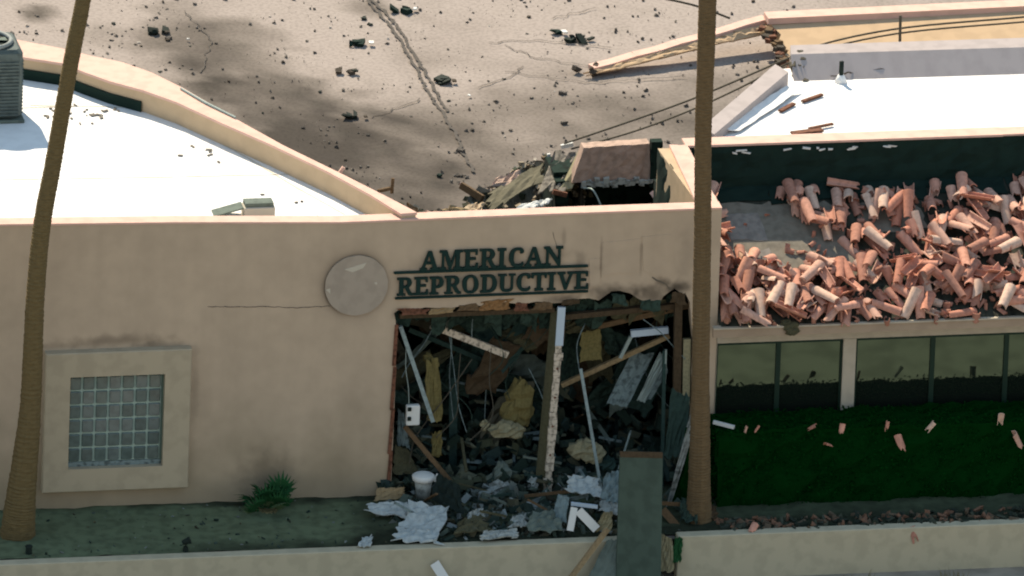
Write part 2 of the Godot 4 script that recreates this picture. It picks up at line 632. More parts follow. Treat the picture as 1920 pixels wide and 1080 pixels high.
func build_clinic() -> void:
	var c := thing("clinic_building", "beige stucco clinic with white flat roof and a blown-open front under green lettering", "building", V(-3, 0, -3))
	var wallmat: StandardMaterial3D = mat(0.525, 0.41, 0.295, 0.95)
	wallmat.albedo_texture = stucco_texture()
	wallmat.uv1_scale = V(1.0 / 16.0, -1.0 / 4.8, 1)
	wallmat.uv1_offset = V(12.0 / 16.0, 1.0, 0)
	# front wall with the torn opening
	var hole = [V2(2.848, -0.013), V2(2.842, 0.367), V2(2.798, 0.875), V2(2.803, 1.381), V2(2.771, 1.803), V2(2.787, 2.223), V2(2.734, 2.561), V2(2.697, 2.898), V2(2.636, 3.026), V2(2.539, 3.064), V2(2.457, 3.126), V2(2.371, 3.070), V2(2.294, 3.006), V2(2.242, 2.899), V2(2.147, 2.869), V2(2.017, 2.941), V2(1.919, 2.987), V2(1.796, 3.076), V2(1.635, 3.124), V2(1.515, 3.120), V2(1.438, 3.064), V2(1.329, 2.985), V2(1.184, 3.024), V2(1.041, 3.021), V2(0.867, 2.969), V2(0.644, 2.969), V2(0.404, 3.004), V2(0.206, 2.969), V2(-0.074, 3.005), V2(-0.351, 2.957), V2(-0.630, 2.993), V2(-0.907, 2.945), V2(-1.266, 2.976), V2(-1.503, 2.927), V2(-1.647, 2.957), V2(-1.724, 2.902), V2(-1.697, 2.800), V2(-1.674, 2.565), V2(-1.667, 1.894), V2(-1.669, 1.222), V2(-1.674, 0.634), V2(-1.675, 0.170), V2(-1.684, -0.040)]
	var pts := [V2(-12, 0), V2(-12, 4.56), V2(-7.64, 4.496), V2(-5.0, 4.43), V2(-2.58, 4.338), V2(0.5, 4.35), V2(3.12, 4.348), V2(3.12, 0)]
	pts.append(V2(hole[0].x, 0))
	for q in hole.slice(1, hole.size() - 1):
		pts.append(q)
	pts.append(V2(hole[-1].x, 0))
	var st := mb()
	cutout(st, pts, Vector3.ZERO, Vector3.RIGHT, Vector3.UP, 0.2)
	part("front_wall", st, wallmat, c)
	# loosened plaster panels over the opening
	st = mb()
	for f in [[V2(1.336, 3.889), V2(1.908, 3.934), V2(1.927, 3.431), V2(1.825, 3.385), V2(1.584, 3.411), V2(1.355, 3.352)], [V2(1.939, 3.966), V2(2.376, 3.983), V2(2.448, 3.369), V2(2.226, 3.319), V2(1.983, 3.429)], [V2(1.162, 3.644), V2(1.321, 3.647), V2(1.344, 3.219), V2(1.186, 3.200)]]:
		cutout(st, f, V(0, 0, 0.014), V(1, 0, -0.004), Vector3.UP, 0.03)
	part("loose_plaster_panel", st, wallmat, c)
	# hairline breaks across the wall
	for q in [[[V(-4.498, 3.118, 0), V(-4.126, 3.095, 0), V(-3.65, 3.085, 0), V(-3.173, 3.042, 0), V(-2.682, 3.056, 0)], 0.013, 0.008], [[V(2.114, 3.323, 0), V(2.269, 3.233, 0), V(2.409, 3.111, 0)], 0.022, 0.01], [[V(0.604, 4.084, 0), V(0.668, 3.864, 0)], 0.008, 0.006]]:
		st = mb()
		ribbon(st, wander(q[0], 0.06, q[2], Vector3.BACK), q[1], Vector3.BACK)
		part("plaster_crack", st, mat(0.13, 0.11, 0.085, 1.0), c)
	# sunlit cap along the top of the front wall
	var tops := [V2(-12, 4.56), V2(-7.64, 4.496), V2(-5.0, 4.43), V2(-2.58, 4.338), V2(0.5, 4.35), V2(3.12, 4.348)]
	st = mb()
	for i in tops.size() - 1:
		var a: Vector2 = tops[i]
		var b: Vector2 = tops[i + 1]
		hexa(st, [V(a.x, a.y + 0.001, 0.012), V(b.x, b.y + 0.001, 0.012), V(b.x, b.y + 0.001, -0.25), V(a.x, a.y + 0.001, -0.25), V(a.x, a.y + 0.03, 0.012), V(b.x, b.y + 0.03, 0.012), V(b.x, b.y + 0.03, -0.25), V(a.x, a.y + 0.03, -0.25)])
	part("wall_cap", st, M.coping, c)
	# splintered lumber left along the head of the opening, and the raw left edge
	st = mb()
	bar(st, V(-1.626, 2.83, -0.09), V(0.682, 2.841, -0.09), 0.07, 0.1)
	part("header_beam", st, M.charwood, c)
	st = mb()
	bar(st, V(0.681, 2.687, -0.14), V(2.724, 2.81, -0.16), 0.08, 0.10)
	part("header_beam", st, M.charwood, c)
	for q in [[[V(-0.431, 2.907, 0.012), V(0.007, 2.906, 0.012), V(0.017, 3.065, 0.012), V(-0.412, 3.04, 0.012)], M.orangewood], [[V(0.327, 2.869, 0.012), V(0.629, 2.882, 0.012), V(0.609, 3, 0.012), V(0.37, 2.993, 0.012)], M.wood], [[V(-0.773, 2.895, 0.012), V(-0.455, 2.907, 0.012), V(-0.474, 3.009, 0.012), V(-0.728, 2.993, 0.012)], M.wood], [[V(-1.615, 2.877, 0.012), V(-1.265, 2.872, 0.012), V(-1.22, 2.962, 0.012), V(-1.649, 2.97, 0.012)], M.redjamb], [[V(-1.216, 2.861, 0.01), V(-0.867, 2.881, 0.01), V(-0.822, 2.963, 0.01), V(-1.172, 2.96, 0.01)], M.rawwood], [[V(0.056, 2.87, 0.01), V(0.279, 2.87, 0.01), V(0.259, 2.996, 0.01), V(0.084, 2.995, 0.01)], M.redjamb], [[V(0.771, 2.926, 0.01), V(1.057, 2.949, 0.01), V(1.023, 3.025, 0.01), V(0.8, 3.009, 0.01)], M.charwood], [[V(1.52, 2.948, 0.01), V(1.777, 2.887, 0.01), V(1.723, 3.057, 0.01), V(1.531, 3.081, 0.01)], M.greendark], [[V(1.923, 2.831, 0.01), V(2.245, 2.752, 0.01), V(2.286, 2.951, 0.01), V(1.966, 2.964, 0.01)], M.greendark], [[V(2.415, 2.913, 0.01), V(2.657, 2.853, 0.01), V(2.618, 3.039, 0.01), V(2.441, 3.08, 0.01)], M.charwood]]:
		st = mb()
		sheet(st, q[0][0], q[0][1], q[0][2], q[0][3], 6, 3, 0.015, 0.22)
		part("torn_sheathing", st, q[1], c)
	st = mb()
	for s in 4:
		bar(st, V(-1.679 - 0.01 * s * 0.6, 2.72 - 0.66 * s, -0.02), V(-1.679 - 0.022 - 0.02 * s * 0.6, 2.08 - 0.69 * s, -0.015 + 0.01 * s), 0.05, 0.08)
	part("raw_jamb", st, M.redjamb, c)

	# glass block window in its raised frame
	var w := Node3D.new()
	w.name = "window"
	c.add_child(w, true)
	w.position = V(-5.854, 1.47, 0.1) - c.position
	var x0: float = -6.533
	var x1: float = -5.130
	var y1: float = 2.143
	var y0: float = 0.700
	var X0: float = -6.905
	var X1: float = -4.741
	var Y1: float = 2.520
	var Y0: float = 0.338
	st = mb()
	var oc := [V2(X0, Y0), V2(X1, Y0), V2(X1, Y1), V2(X0, Y1)]
	var nc := [V2(x0, y0), V2(x1, y0), V2(x1, y1), V2(x0, y1)]
	for k in 4:
		var l := (k + 1) % 4
		var ins := 0.015
		var o0 := V(oc[k].x, oc[k].y, 0.0)
		var o1 := V(oc[l].x, oc[l].y, 0.0)
		var p0 := V(oc[k].x + (ins if k in [0, 3] else -ins), oc[k].y + (ins if k < 2 else -ins), 0.16)
		var p1 := V(oc[l].x + (ins if l in [0, 3] else -ins), oc[l].y + (ins if l < 2 else -ins), 0.16)
		var m0 := V(oc[k].x, oc[k].y, 0.145)
		var m1 := V(oc[l].x, oc[l].y, 0.145)
		quad(st, o0, o1, m1, m0)
		quad(st, m0, m1, p1, p0)
		quad(st, p0, p1, V(nc[l].x, nc[l].y, 0.16), V(nc[k].x, nc[k].y, 0.16))
		quad(st, V(nc[k].x, nc[k].y, 0.16), V(nc[l].x, nc[l].y, 0.16), V(nc[l].x, nc[l].y, 0.0), V(nc[k].x, nc[k].y, 0.0))
	part("window_surround", st, M.stucco_frame, w)
	st = mb()
	block(st, V(x0, y0, 0.002), V(x1, y1, 0.03))
	part("mortar", st, M.mortar, w)
	st = mb()
	block(st, V(x0 + 0.01, y0 + 0.001, 0.031), V(x1 - 0.01, y0 + 0.07, 0.06))
	part("sill", st, M.bluegrey, w)
	st = mb()
	block(st, V(x1 - 0.026, y0 + 0.07, 0.031), V(x1 - 0.001, y1, 0.07))
	block(st, V(x0, y1 - 0.03, 0.031), V(x1 - 0.027, y1 - 0.001, 0.07))
	part("frame_edge", st, M.reveal, w)
	var bw := (x1 - 0.03 - x0) / 7.0
	var bh := (y1 - 0.03 - y0 - 0.07) / 6.0
	var bm := []
	for k in 4:
		var one_block := mb()
		bbox(one_block, Vector3.ZERO, V(bw - 0.034, bh - 0.032, 0.05), 0.008)
		bm.append(mesh_of(one_block, M.block if k < 2 else M["block"].duplicate()))
		if k >= 2:
			(bm[k].surface_get_material(0) as StandardMaterial3D).albedo_color = Color(0.07 + 0.05 * (k - 2), 0.105 + 0.05 * (k - 2), 0.098 + 0.05 * (k - 2)).linear_to_srgb()
	for i in 7:
		for j in 6:
			var g := MeshInstance3D.new()
			g.name = numbered("glass_block", w)
			g.mesh = bm[rng.randi() % 4]
			w.add_child(g, true)
			g.position = V(x0 + (i + 0.5) * bw, y0 + 0.07 + (j + 0.5) * bh, 0.038) - w.position - c.position
			g.rotation = V(rng.randf_range(-0.03, 0.03), rng.randf_range(-0.03, 0.03), 0)

	# flat white roof
	var inner = [V2(-5.995, -7.551), V2(-5.553, -6.779), V2(-4.985, -6.382), V2(-4.608, -6.050), V2(-3.926, -5.350), V2(-3.515, -4.633), V2(-2.764, -3.237), V2(-2.190, -2.089), V2(-1.757, -0.765)]
	st = mb()
	var rp := [V2(-14, -0.24), V2(-14, -10.5), V2(-9.5, -9.0)]
	rp.append_array(inner)
	rp.append(V2(-1.62, -0.24))
	slab(st, rp, 4.1, 0.12)
	part("roof", st, M.membrane, c)
	st = mb()
	for ln in [[V(-6.155, 4.1, -5.93), V(-4.669, 4.1, -5.694), V(-4.119, 4.1, -5.166), V(-3.53, 4.1, -4.41), V(-2.69, 4.1, -2.85), V(-2.145, 4.1, -1.465)], [V(-6.651, 4.1, -5.843), V(-5.452, 4.1, -5.816)], [V(-4, 4.1, -4.929), V(-3.31, 4.1, -3.402), V(-2.82, 4.1, -2.13), V(-2.314, 4.1, -0.974)], [V(-7.145, 4.1, -2.891), V(-4.779, 4.1, -2.768), V(-2.243, 4.1, -2.672)]]:
		ribbon(st, wander(ln, 0.2, 0.006, Vector3.UP), 0.035, Vector3.UP, 0.005)
	part("roof_seam", st, mat(0.60, 0.55, 0.46, 0.9), c)
	st = mb()
	for s in 110:
		var q: Vector3 = [V(-2.625, 4.1, -1.889), V(-2.022, 4.1, -0.835), V(-3.565, 4.1, -3.763), V(-5.422, 4.1, -5.519)][s % 4] + V(rng.randfn(0, 0.35), 0.012, rng.randfn(0, 0.25))
		if q.x < -1.9 and q.x - 0.45 * q.z < -2.1:
			chunk(st, q, V(rng.randf_range(0.02, 0.1), 0.015, rng.randf_range(0.02, 0.06)), Basis(Vector3.UP, rng.randf() * TAU))
	var bits := part("roof_litter", st, M.ashgrey, c)
	bits.set_meta("kind", "stuff")
	# rear wall that bends towards the front wall, its cap and its tarred foot
	var outp := [V2(-14, -11.2), V2(-9.8, -9.9), V2(-6.298, -8.011)]
	outp.append_array([V2(-6.006, -7.730), V2(-5.408, -7.306), V2(-5.062, -6.975), V2(-4.649, -6.661), V2(-4.295, -6.193), V2(-3.942, -5.500), V2(-3.409, -4.161), V2(-2.891, -2.989), V2(-2.259, -1.769), V2(-1.709, -0.652), V2(-1.440, -0.053)])
	var inp := [V2(-14, -10.4), V2(-9.6, -9.1), V2(-6.411, -7.335)]
	inp.append_array([V2(-6.116, -7.077), V2(-5.536, -6.747), V2(-5.288, -6.359), V2(-4.962, -5.918), V2(-4.550, -5.515), V2(-4.126, -4.953), V2(-3.609, -4.023), V2(-3.060, -3.073), V2(-2.435, -1.897), V2(-1.954, -0.831), V2(-1.650, -0.030)])
	var cap := mb()
	var body := mb()
	var foot := mb()
	for i in outp.size() - 1:
		var o0: Vector2 = outp[i]
		var o1: Vector2 = outp[i + 1]
		var i0: Vector2 = inp[i]
		var i1: Vector2 = inp[i + 1]
		var low := 0.0 if i1.x < -2.3 else 3.3
		hexa(body, [V(i0.x, low, i0.y), V(i1.x, low, i1.y), V(o1.x, low, o1.y), V(o0.x, low, o0.y), V(i0.x, 4.41, i0.y), V(i1.x, 4.41, i1.y), V(o1.x, 4.41, o1.y), V(o0.x, 4.41, o0.y)])
		var d0 := (i0 - o0).normalized() * 0.02
		var d1 := (i1 - o1).normalized() * 0.02
		hexa(cap, [V(i0.x + d0.x, 4.411, i0.y + d0.y), V(i1.x + d1.x, 4.411, i1.y + d1.y), V(o1.x - d1.x, 4.411, o1.y - d1.y), V(o0.x - d0.x, 4.411, o0.y - d0.y), V(i0.x + d0.x, 4.45, i0.y + d0.y), V(i1.x + d1.x, 4.45, i1.y + d1.y), V(o1.x - d1.x, 4.45, o1.y - d1.y), V(o0.x - d0.x, 4.45, o0.y - d0.y)])
		if i < 7:
			var e0 := (i0 - o0).normalized() * 0.04
			var e1 := (i1 - o1).normalized() * 0.04
			hexa(foot, [V(i0.x + e0.x, 4.101, i0.y + e0.y), V(i1.x + e1.x, 4.101, i1.y + e1.y), V(i1.x, 4.101, i1.y), V(i0.x, 4.101, i0.y), V(i0.x + e0.x, 4.26, i0.y + e0.y), V(i1.x + e1.x, 4.26, i1.y + e1.y), V(i1.x, 4.26, i1.y), V(i0.x, 4.26, i0.y)])
	part("rear_wall", body, M.rear_tan, c)
	part("rear_wall_cap", cap, M.coping, c)
	part("tarred_upstand", foot, M.felt, c)
	st = mb()
	tube(st, [V(-3.983, 4.47, -5.451), V(-3.714, 4.47, -4.791), V(-3.387, 4.47, -4.151)], [0.016, 0.02, 0.016], 6)
	part("bent_flashing", st, M.metal, c)

	# burnt room behind the opening
	st = mb()
	block(st, V(-2.3, 0, -4.3), V(-2.15, 3.2, -0.21))
	block(st, V(3.0, 0, -4.3), V(3.12, 3.2, -0.21))
	block(st, V(-2.14, 0, -4.3), V(2.99, 2.6, -4.15))
	part("room_wall", st, M.charwall, c)
	st = mb()
	sheet(st, V(-2.3, 3.26, -0.21), V(3.1, 3.26, -0.21), V(3.1, 2.62, -4.4), V(-2.3, 2.62, -4.4), 14, 8, 0.03, 0.0, 0.06)
	part("burnt_ceiling", st, M.charwall, c)
	st = mb()
	sheet(st, V(-2.14, 0.06, -0.05), V(2.98, 0.06, -0.05), V(2.98, 0.16, -4.1), V(-2.14, 0.16, -4.1), 24, 14, 0.05, 0.0, 0.02)
	part("burnt_floor", st, M.char, c)
	# the hanging stub of the rear wall over a black doorway
	st = mb()
	sheet(st, V(2.112, 2.528, -6), V(3.299, 2.543, -6), V(3.277, 3.115, -6), V(2.271, 3.085, -6), 12, 5, 0.012, 0.012, 0.22)
	part("hanging_wall", st, M.pinkpanel, c)
	st = mb()
	for s in 16:
		var q: Vector3 = V(2.284, 2.541, -5.97).lerp(V(3.293, 2.538, -5.97), s / 15.0)
		chunk(st, q + V(0, rng.randf_range(-0.03, 0.02), 0.02), V(0.08, rng.randf_range(0.05, 0.13), 0.05))
	part("crumbled_edge", st, M.gyp, c)
	st = mb()
	plate(st, V(1.9, 2.454, -5.9), V(2.105, 2.462, -5.95), V(2.457, 2.873, -6.5), V(2.316, 2.823, -6.6), 0.05)
	part("wall_return", st, M.foam, c)
	st = mb()
	var dx0: float = 2.073
	var dx1: float = 3.490
	block(st, V(dx0 - 0.2, 0, -6.9), V(dx0, 2.55, -6.03))
	block(st, V(dx1, 0, -6.9), V(dx1 + 0.2, 2.55, -6.03))
	block(st, V(dx0 + 0.001, 0, -6.9), V(dx1 - 0.001, 2.55, -6.75))
	block(st, V(dx0 - 0.2, 2.551, -6.9), V(dx1 + 0.2, 2.62, -6.23))
	block(st, V(3.293, 2.426, -5.95), V(3.466, 3.156, -6.1))
	part("burnt_doorway", st, M.charwall, c)
	st = mb(true)
	tube(st, Curve_pts([V(2.252, 2.513, -5.8), V(2.325, 2.578, -5.6), V(2.389, 2.502, -5.5), V(2.474, 2.298, -5.4)]), [0.014], 6)
	part("hanging_wire", st, M.metal, c)
	# side wall on the right, seen on its sooty inner face
	st = mb()
	hexa(st, [V(2.84, 2.9, 0.0 - 0.21), V(3.119, 2.9, -0.21), V(3.119, 2.9, -2.62), V(2.68, 2.9, -2.62), V(2.84, 4.31, -0.21), V(3.119, 4.31, -0.21), V(3.119, 4.33, -2.62), V(2.68, 4.33, -2.62)])
	part("side_wall", st, M.rear_tan, c)
	st = mb()
	sheet(st, V(2.80, 4.345, -0.21), V(3.125, 4.345, -0.21), V(3.125, 4.37, -2.66), V(2.86, 4.37, -2.66), 3, 10, 0.01, 0.02, 0.05)
	part("side_wall_cap", st, M.coping, c)
	st = mb()
	sheet(st, V(2.664, 3.0, -2.6), V(2.724, 3.0, -1.9), V(2.748, 4.31, -1.75), V(2.664, 4.31, -2.6), 5, 7, 0.012, 0.1, 0.01)
	part("soot_crust", st, M.felt, c)

	var flake := 0
	# lettering and the pale disc
	var sign_root := thing("wall_sign", "dark green serif lettering reading AMERICAN REPRODUCTIVE between two bars", "sign", V(-0.282, 3.109, 0.03))
	st = mb()
	bbox(st, (V(-1.751, 3.554, 0.03) + V(1.144, 3.539, 0.03)) / 2, V(2.895, 0.038, 0.035), 0.006)
	part("bar", st, M.letter, sign_root)
	st = mb()
	bbox(st, (V(-1.722, 3.156, 0.03) + V(1.158, 3.137, 0.03)) / 2, V(2.881, 0.034, 0.035), 0.006)
	part("bar", st, M.letter, sign_root)
	var font := SystemFont.new()
	font.font_names = PackedStringArray(["Droid Serif"])
	font.font_weight = 700
	var heavy := FontVariation.new()
	heavy.base_font = font
	heavy.variation_embolden = 0.35
	word(sign_root, heavy, "AMERICAN", -1.373, 0.759, 3.566 + 0.005, 0.301)
	word(sign_root, heavy, "REPRODUCTIVE", -1.710, 1.163, 3.190, 0.276)
	st = mb()
	var disc := []
	for k in 96:
		disc.append(V2(cos(TAU * k / 96), sin(TAU * k / 96)) * (0.468 + 0.002 * sin(k * 0.9)))
	cutout(st, disc, V(-2.299, 3.367, 0.022), Vector3.RIGHT, Vector3.UP, 0.02)
	one("sign_disc", st, M.disc, "round pale grey disc on the wall left of the lettering", "sign")
	for q in [[V2(-2.494, 3.626), V2(-2.164, 3.721), V2(-2.209, 3.640), V2(-2.365, 3.579)], [V2(-2.754, 3.318), V2(-2.691, 3.341), V2(-2.688, 3.257)], [V2(-2.042, 3.399), V2(-1.995, 3.414), V2(-2.001, 3.364)]]:
		st = mb()
		cutout(st, q, V(0, 0, 0.026), Vector3.RIGHT, Vector3.UP, 0.004)
		one("paint_flake", st, mat(0.5, 0.45, 0.36, 0.9), ["largest pale flake at the top of the round disc", "tiny pale flake at the left rim of the round disc", "tiny pale flake right of the middle of the disc"][flake], "flake")
		flake += 1


func Curve_pts(p: Array) -> Array:
	var cv := Curve3D.new()
	for i in p.size():
		var t: Vector3 = (p[min(i + 1, p.size() - 1)] - p[max(i - 1, 0)]) / 6.0
		cv.add_point(p[i], -t, t)
	var out := []
	for k in p.size() * 5 + 1:
		out.append(cv.samplef(float(k) * (p.size() - 1) / (p.size() * 5)))
	return out


func word(root: Node3D, font: Font, text: String, xa: float, xb: float, y: float, cap_h: float) -> void:
	var adv := 0.0
	var at := []
	for ch in text:
		at.append(adv)
		adv += font.get_string_size(ch, HORIZONTAL_ALIGNMENT_LEFT, -1, 64).x * (1.0 if ch != "I" else 1.1)
	var probe := TextMesh.new()
	probe.font = font
	probe.font_size = 64
	probe.text = "E"
	probe.pixel_size = 0.01
	var eh: float = probe.get_aabb().size.y
	for i in text.length():
		var tm := TextMesh.new()
		tm.font = font
		tm.font_size = 64
		tm.pixel_size = 0.01
		tm.depth = 0.04
		tm.text = text[i]
		tm.horizontal_alignment = HORIZONTAL_ALIGNMENT_LEFT
		tm.material = M.letter
		var bb := tm.get_aabb()
		var o := MeshInstance3D.new()
		o.name = numbered("letter", root)
		o.mesh = tm
		root.add_child(o, true)
		var sx := (xb - xa) / adv
		var sy := cap_h / eh
		# round letters overshoot the line a little
		var below := (bb.size.y - eh) / 2.0 if bb.size.y > eh * 1.005 else 0.0
		o.scale = V(sx * 100.0, sy, 1.0)
		o.position = V(xa + at[i] * sx, y - (bb.position.y + below) * sy, 0.035) - root.position


func build_tiled_building() -> void:
	var c := thing("tiled_building", "tan building with smashed clay tile roof above dark windows and hedge", "building", V(6, 0, -2))
	var xa := 3.13
	var xb := 14.0
	# front wall round the windows: posts, head, wall under the sills
	var st := mb()
	block(st, V(xa, 0, -0.2), V(xb, 0.98, -0.02))
	part("lower_wall", st, M.fascia, c)
	st = mb()
	block(st, V(xa, 2.235, -0.2), V(xb, 2.62, 0.0))
	part("head_trim", st, M.trim, c)
	# windows: [left, right, mullions]
	var spans := [[3.127, 5.029, [4.066]], [5.222, 7.504 + 1.0, [6.389, 7.501]], [9.0, 11.2, [10.1]], [11.4, 13.6, [12.5]]]
	st = mb()
	var edge := xa
	for s in spans:
		var post := mb()
		block(post, V(edge, 0.981, -0.16), V(s[0] - 0.001, 2.234, 0.012))
		part("window_post", post, M.trim, c)
		edge = s[1] + 0.001
	for s in spans:
		var w := Node3D.new()
		w.name = numbered("window", c)
		c.add_child(w, true)
		w.position = V((s[0] + s[1]) / 2, 1.0, 0) - c.position
		var xs: Array = [s[0]] + s[2] + [s[1]]
		var fr := mb()
		for x in xs:
			var k := 0.03 if (x == s[0] or x == s[1]) else 0.035
			block(fr, V(maxf(x - k, s[0]), 1.0, -0.10), V(minf(x + k, s[1]), 2.233, -0.03))
		block(fr, V(s[0], 2.19, -0.099), V(s[1], 2.233, -0.031))
		block(fr, V(s[0], 0.982, -0.099), V(s[1], 1.03, -0.031))
		part("frame", fr, M.frame, w)
		for i in xs.size() - 1:
			var pn := mb()
			plate(pn, V(xs[i] + 0.02, 1.02, -0.06), V(xs[i + 1] - 0.02, 1.02, -0.06 + rng.randf_range(-0.003, 0.003)), V(xs[i + 1] - 0.02, 2.2, -0.06 + rng.randf_range(-0.004, 0.004)), V(xs[i] + 0.02, 2.2, -0.06), 0.008)
			part("pane", pn, M.pane, w)
	# eaves board
	st = mb()
	block(st, V(3.0, 2.445, 0.24), V(xb, 2.575, 0.30))
	part("eaves_board", st, M.fascia, c)
	st = mb()
	block(st, V(3.0, 2.576, 0.2), V(xb, 2.60, 0.325))
	part("eaves_flashing", st, M.trim, c)
	st = mb()
	block(st, V(3.14, 2.45, -0.19), V(xb, 2.48, 0.239))
	part("soffit", st, M.trim, c)
	# sloping deck
	var sl := V(0, 3.69 - 2.59, -2.62 - 0.32)
	var e := V(0, 2.585, 0.30)
	var up := sl.cross(Vector3.LEFT).normalized()
	if up.y < 0:
		up = -up
	var dir := sl.normalized()
	var roof := Node3D.new()
	roof.name = "tiled_roof"
	c.add_child(roof, true)
	roof.position = V(7, 3.1, -1.2) - c.position
	st = mb()
	plate(st, V(3.125, e.y, e.z), V(xb, e.y, e.z), V(xb, e.y, e.z) + sl, V(3.125, e.y, e.z) + sl, 0.1)
	part("deck", st, M.deckdark, roof)
	st = mb()
	sheet(st, V(3.2, e.y, e.z) + sl * 0.40 + up * 0.006, V(5.5, e.y, e.z) + sl * 0.33 + up * 0.006, V(5.2, e.y, e.z) + sl * 0.86 + up * 0.006, V(3.2, e.y, e.z) + sl * 0.87 + up * 0.006, 12, 8, 0.003, 0.08, 0.005)
	part("bare_underlay", st, M.underlay, roof)
	st = mb()
	sheet(st, V(5.6, e.y, e.z) + sl * 0.62 + up * 0.006, V(6.6, e.y, e.z) + sl * 0.66 + up * 0.006, V(6.5, e.y, e.z) + sl * 0.86 + up * 0.006, V(5.5, e.y, e.z) + sl * 0.85 + up * 0.006, 8, 5, 0.003, 0.12, 0.005)
	part("bare_underlay", st, M.underlay, roof)
	st = mb()
	sheet(st, V(3.6, e.y, e.z) + sl * 0.62 + up * 0.012, V(4.15, e.y, e.z) + sl * 0.60 + up * 0.015, V(4.12, e.y, e.z) + sl * 0.80 + up * 0.015, V(3.62, e.y, e.z) + sl * 0.8 + up * 0.012, 5, 4, 0.004, 0.05)
	part("underlay_patch", st, M.underlay_pale, roof)
	st = mb()
	sheet(st, V(3.75, e.y, e.z) + sl * 0.38 + up * 0.012, V(4.35, e.y, e.z) + sl * 0.40 + up * 0.015, V(4.12, e.y, e.z) + sl * 0.55 + up * 0.015, V(3.72, e.y, e.z) + sl * 0.52 + up * 0.012, 5, 4, 0.004, 0.1)
	part("underlay_patch", st, M.underlay_pale, roof)
	st = mb()
	for s in 9:
		var x := 3.14 + s * 1.2
		sheet(st, V(x, e.y, e.z) + sl * rng.randf_range(0.84, 0.9) + up * 0.02, V(x + 1.2, e.y, e.z) + sl * rng.randf_range(0.84, 0.9) + up * 0.02, V(x + 1.2, e.y, e.z) + sl * 0.995 + up * 0.02, V(x, e.y, e.z) + sl * 0.995 + up * 0.02, 6, 3, 0.012, 0.06)
	part("felt_strip", st, M.felt, roof)
	lay_tiles(roof, e, sl, dir, up)
	# black felted wall above the tiles and its thin lit edge
	st = mb()
	block(st, V(3.13, 3.5, -2.86), V(xb, 4.33, -2.63))
	sheet(st, V(3.13, 3.62, -2.60), V(xb, 3.62, -2.60), V(xb, 4.32, -2.615), V(3.13, 4.32, -2.615), 60, 6, 0.02, 0.002, 0.01)
	part("felted_wall", st, M.felt, c)
	st = mb()
	block(st, V(3.10, 4.331, -2.92), V(7.9, 4.365, -2.60))
	block(st, V(7.901, 4.331, -2.92), V(xb, 4.36, -2.62))
	part("roof_edge", st, M.coping, c)
	st = mb()
	for s in 14:
		var x := 3.5 + rng.randf() * 2.2 if s < 10 else 5.0 + rng.randf() * 2.0
		chunk(st, V(x, 4.27 - rng.randf() * 0.05, -2.585), V(rng.randf_range(0.03, 0.14), 0.025, 0.02), Basis(Vector3.BACK, rng.randf_range(-0.2, 0.2)))
	part("torn_flashing", st, M.white, c)
	# white flat roof
	st = mb()
	slab(st, [V2(3.4, -2.87), V2(xb, -2.87), V2(xb, -6.1), V2(5.3, -6.1), V2(4.95, -5.4), V2(3.75, -3.5)], 4.2, 0.12)
	part("flat_roof", st, M.membrane, c)
	# rear parapet: straight stretch, broken corner, stretch that swings forward
	st = mb()
	hexa(st, [V(5.34, 4.15, -5.49), V(xb, 4.15, -5.39), V(xb, 4.15, -6.2), V(5.42, 4.15, -6.26), V(5.36, 4.49, -5.93), V(xb, 4.49, -5.83), V(xb, 4.51, -6.2), V(5.42, 4.51, -6.26)])
	hexa(st, [V(5.36, 0, -5.93), V(xb, 0, -5.83), V(xb, 0, -6.2), V(5.42, 0, -6.26), V(5.36, 4.149, -5.93), V(xb, 4.149, -5.83), V(xb, 4.149, -6.2), V(5.42, 4.149, -6.26)])
	part("rear_parapet", st, M.greyparapet, c)
	st = mb()
	hexa(st, [V(3.62, 3.2, -3.05), V(5.2, 3.2, -5.32), V(5.06, 3.2, -5.62), V(3.45, 3.2, -3.25), V(3.62, 4.36, -3.05), V(5.2, 4.44, -5.32), V(5.06, 4.46, -5.62), V(3.45, 4.38, -3.25)])
	part("swung_parapet", st, M.greyparapet, c)
	st = mb()
	for s in 26:
		var t := rng.randf()
		chunk(st, V(5.455, 4.449, -6).lerp(V(5.516, 4.119, -5.6), t) + V(rng.randfn(0, 0.05), rng.randfn(0, 0.02), rng.randfn(0, 0.05)), V(0.09, 0.1, 0.08), anyturn())
	part("broken_corner", st, M.cable, c)
	st = mb()
	sheet(st, V(4.05, 4.24, -3.42), V(5.32, 4.26, -5.02), V(5.18, 4.30, -5.2), V(3.8, 4.29, -3.42), 10, 2, 0.012, 0.1)
	part("torn_membrane", st, M.membrane, c)
	st = mb()
	ribbon(st, wander([V(5.906, 4.251, -5.62), V(6.572, 4.29, -5.7), V(7.061, 4.281, -5.7), V(7.633, 4.269, -5.7), V(8.206, 4.278, -5.71), V(8.9, 4.287, -5.71)], 0.12, 0.03, Vector3.BACK), 0.022, Vector3.BACK, 0.03)
	part("parapet_crack", st, M.sootbrown, c)


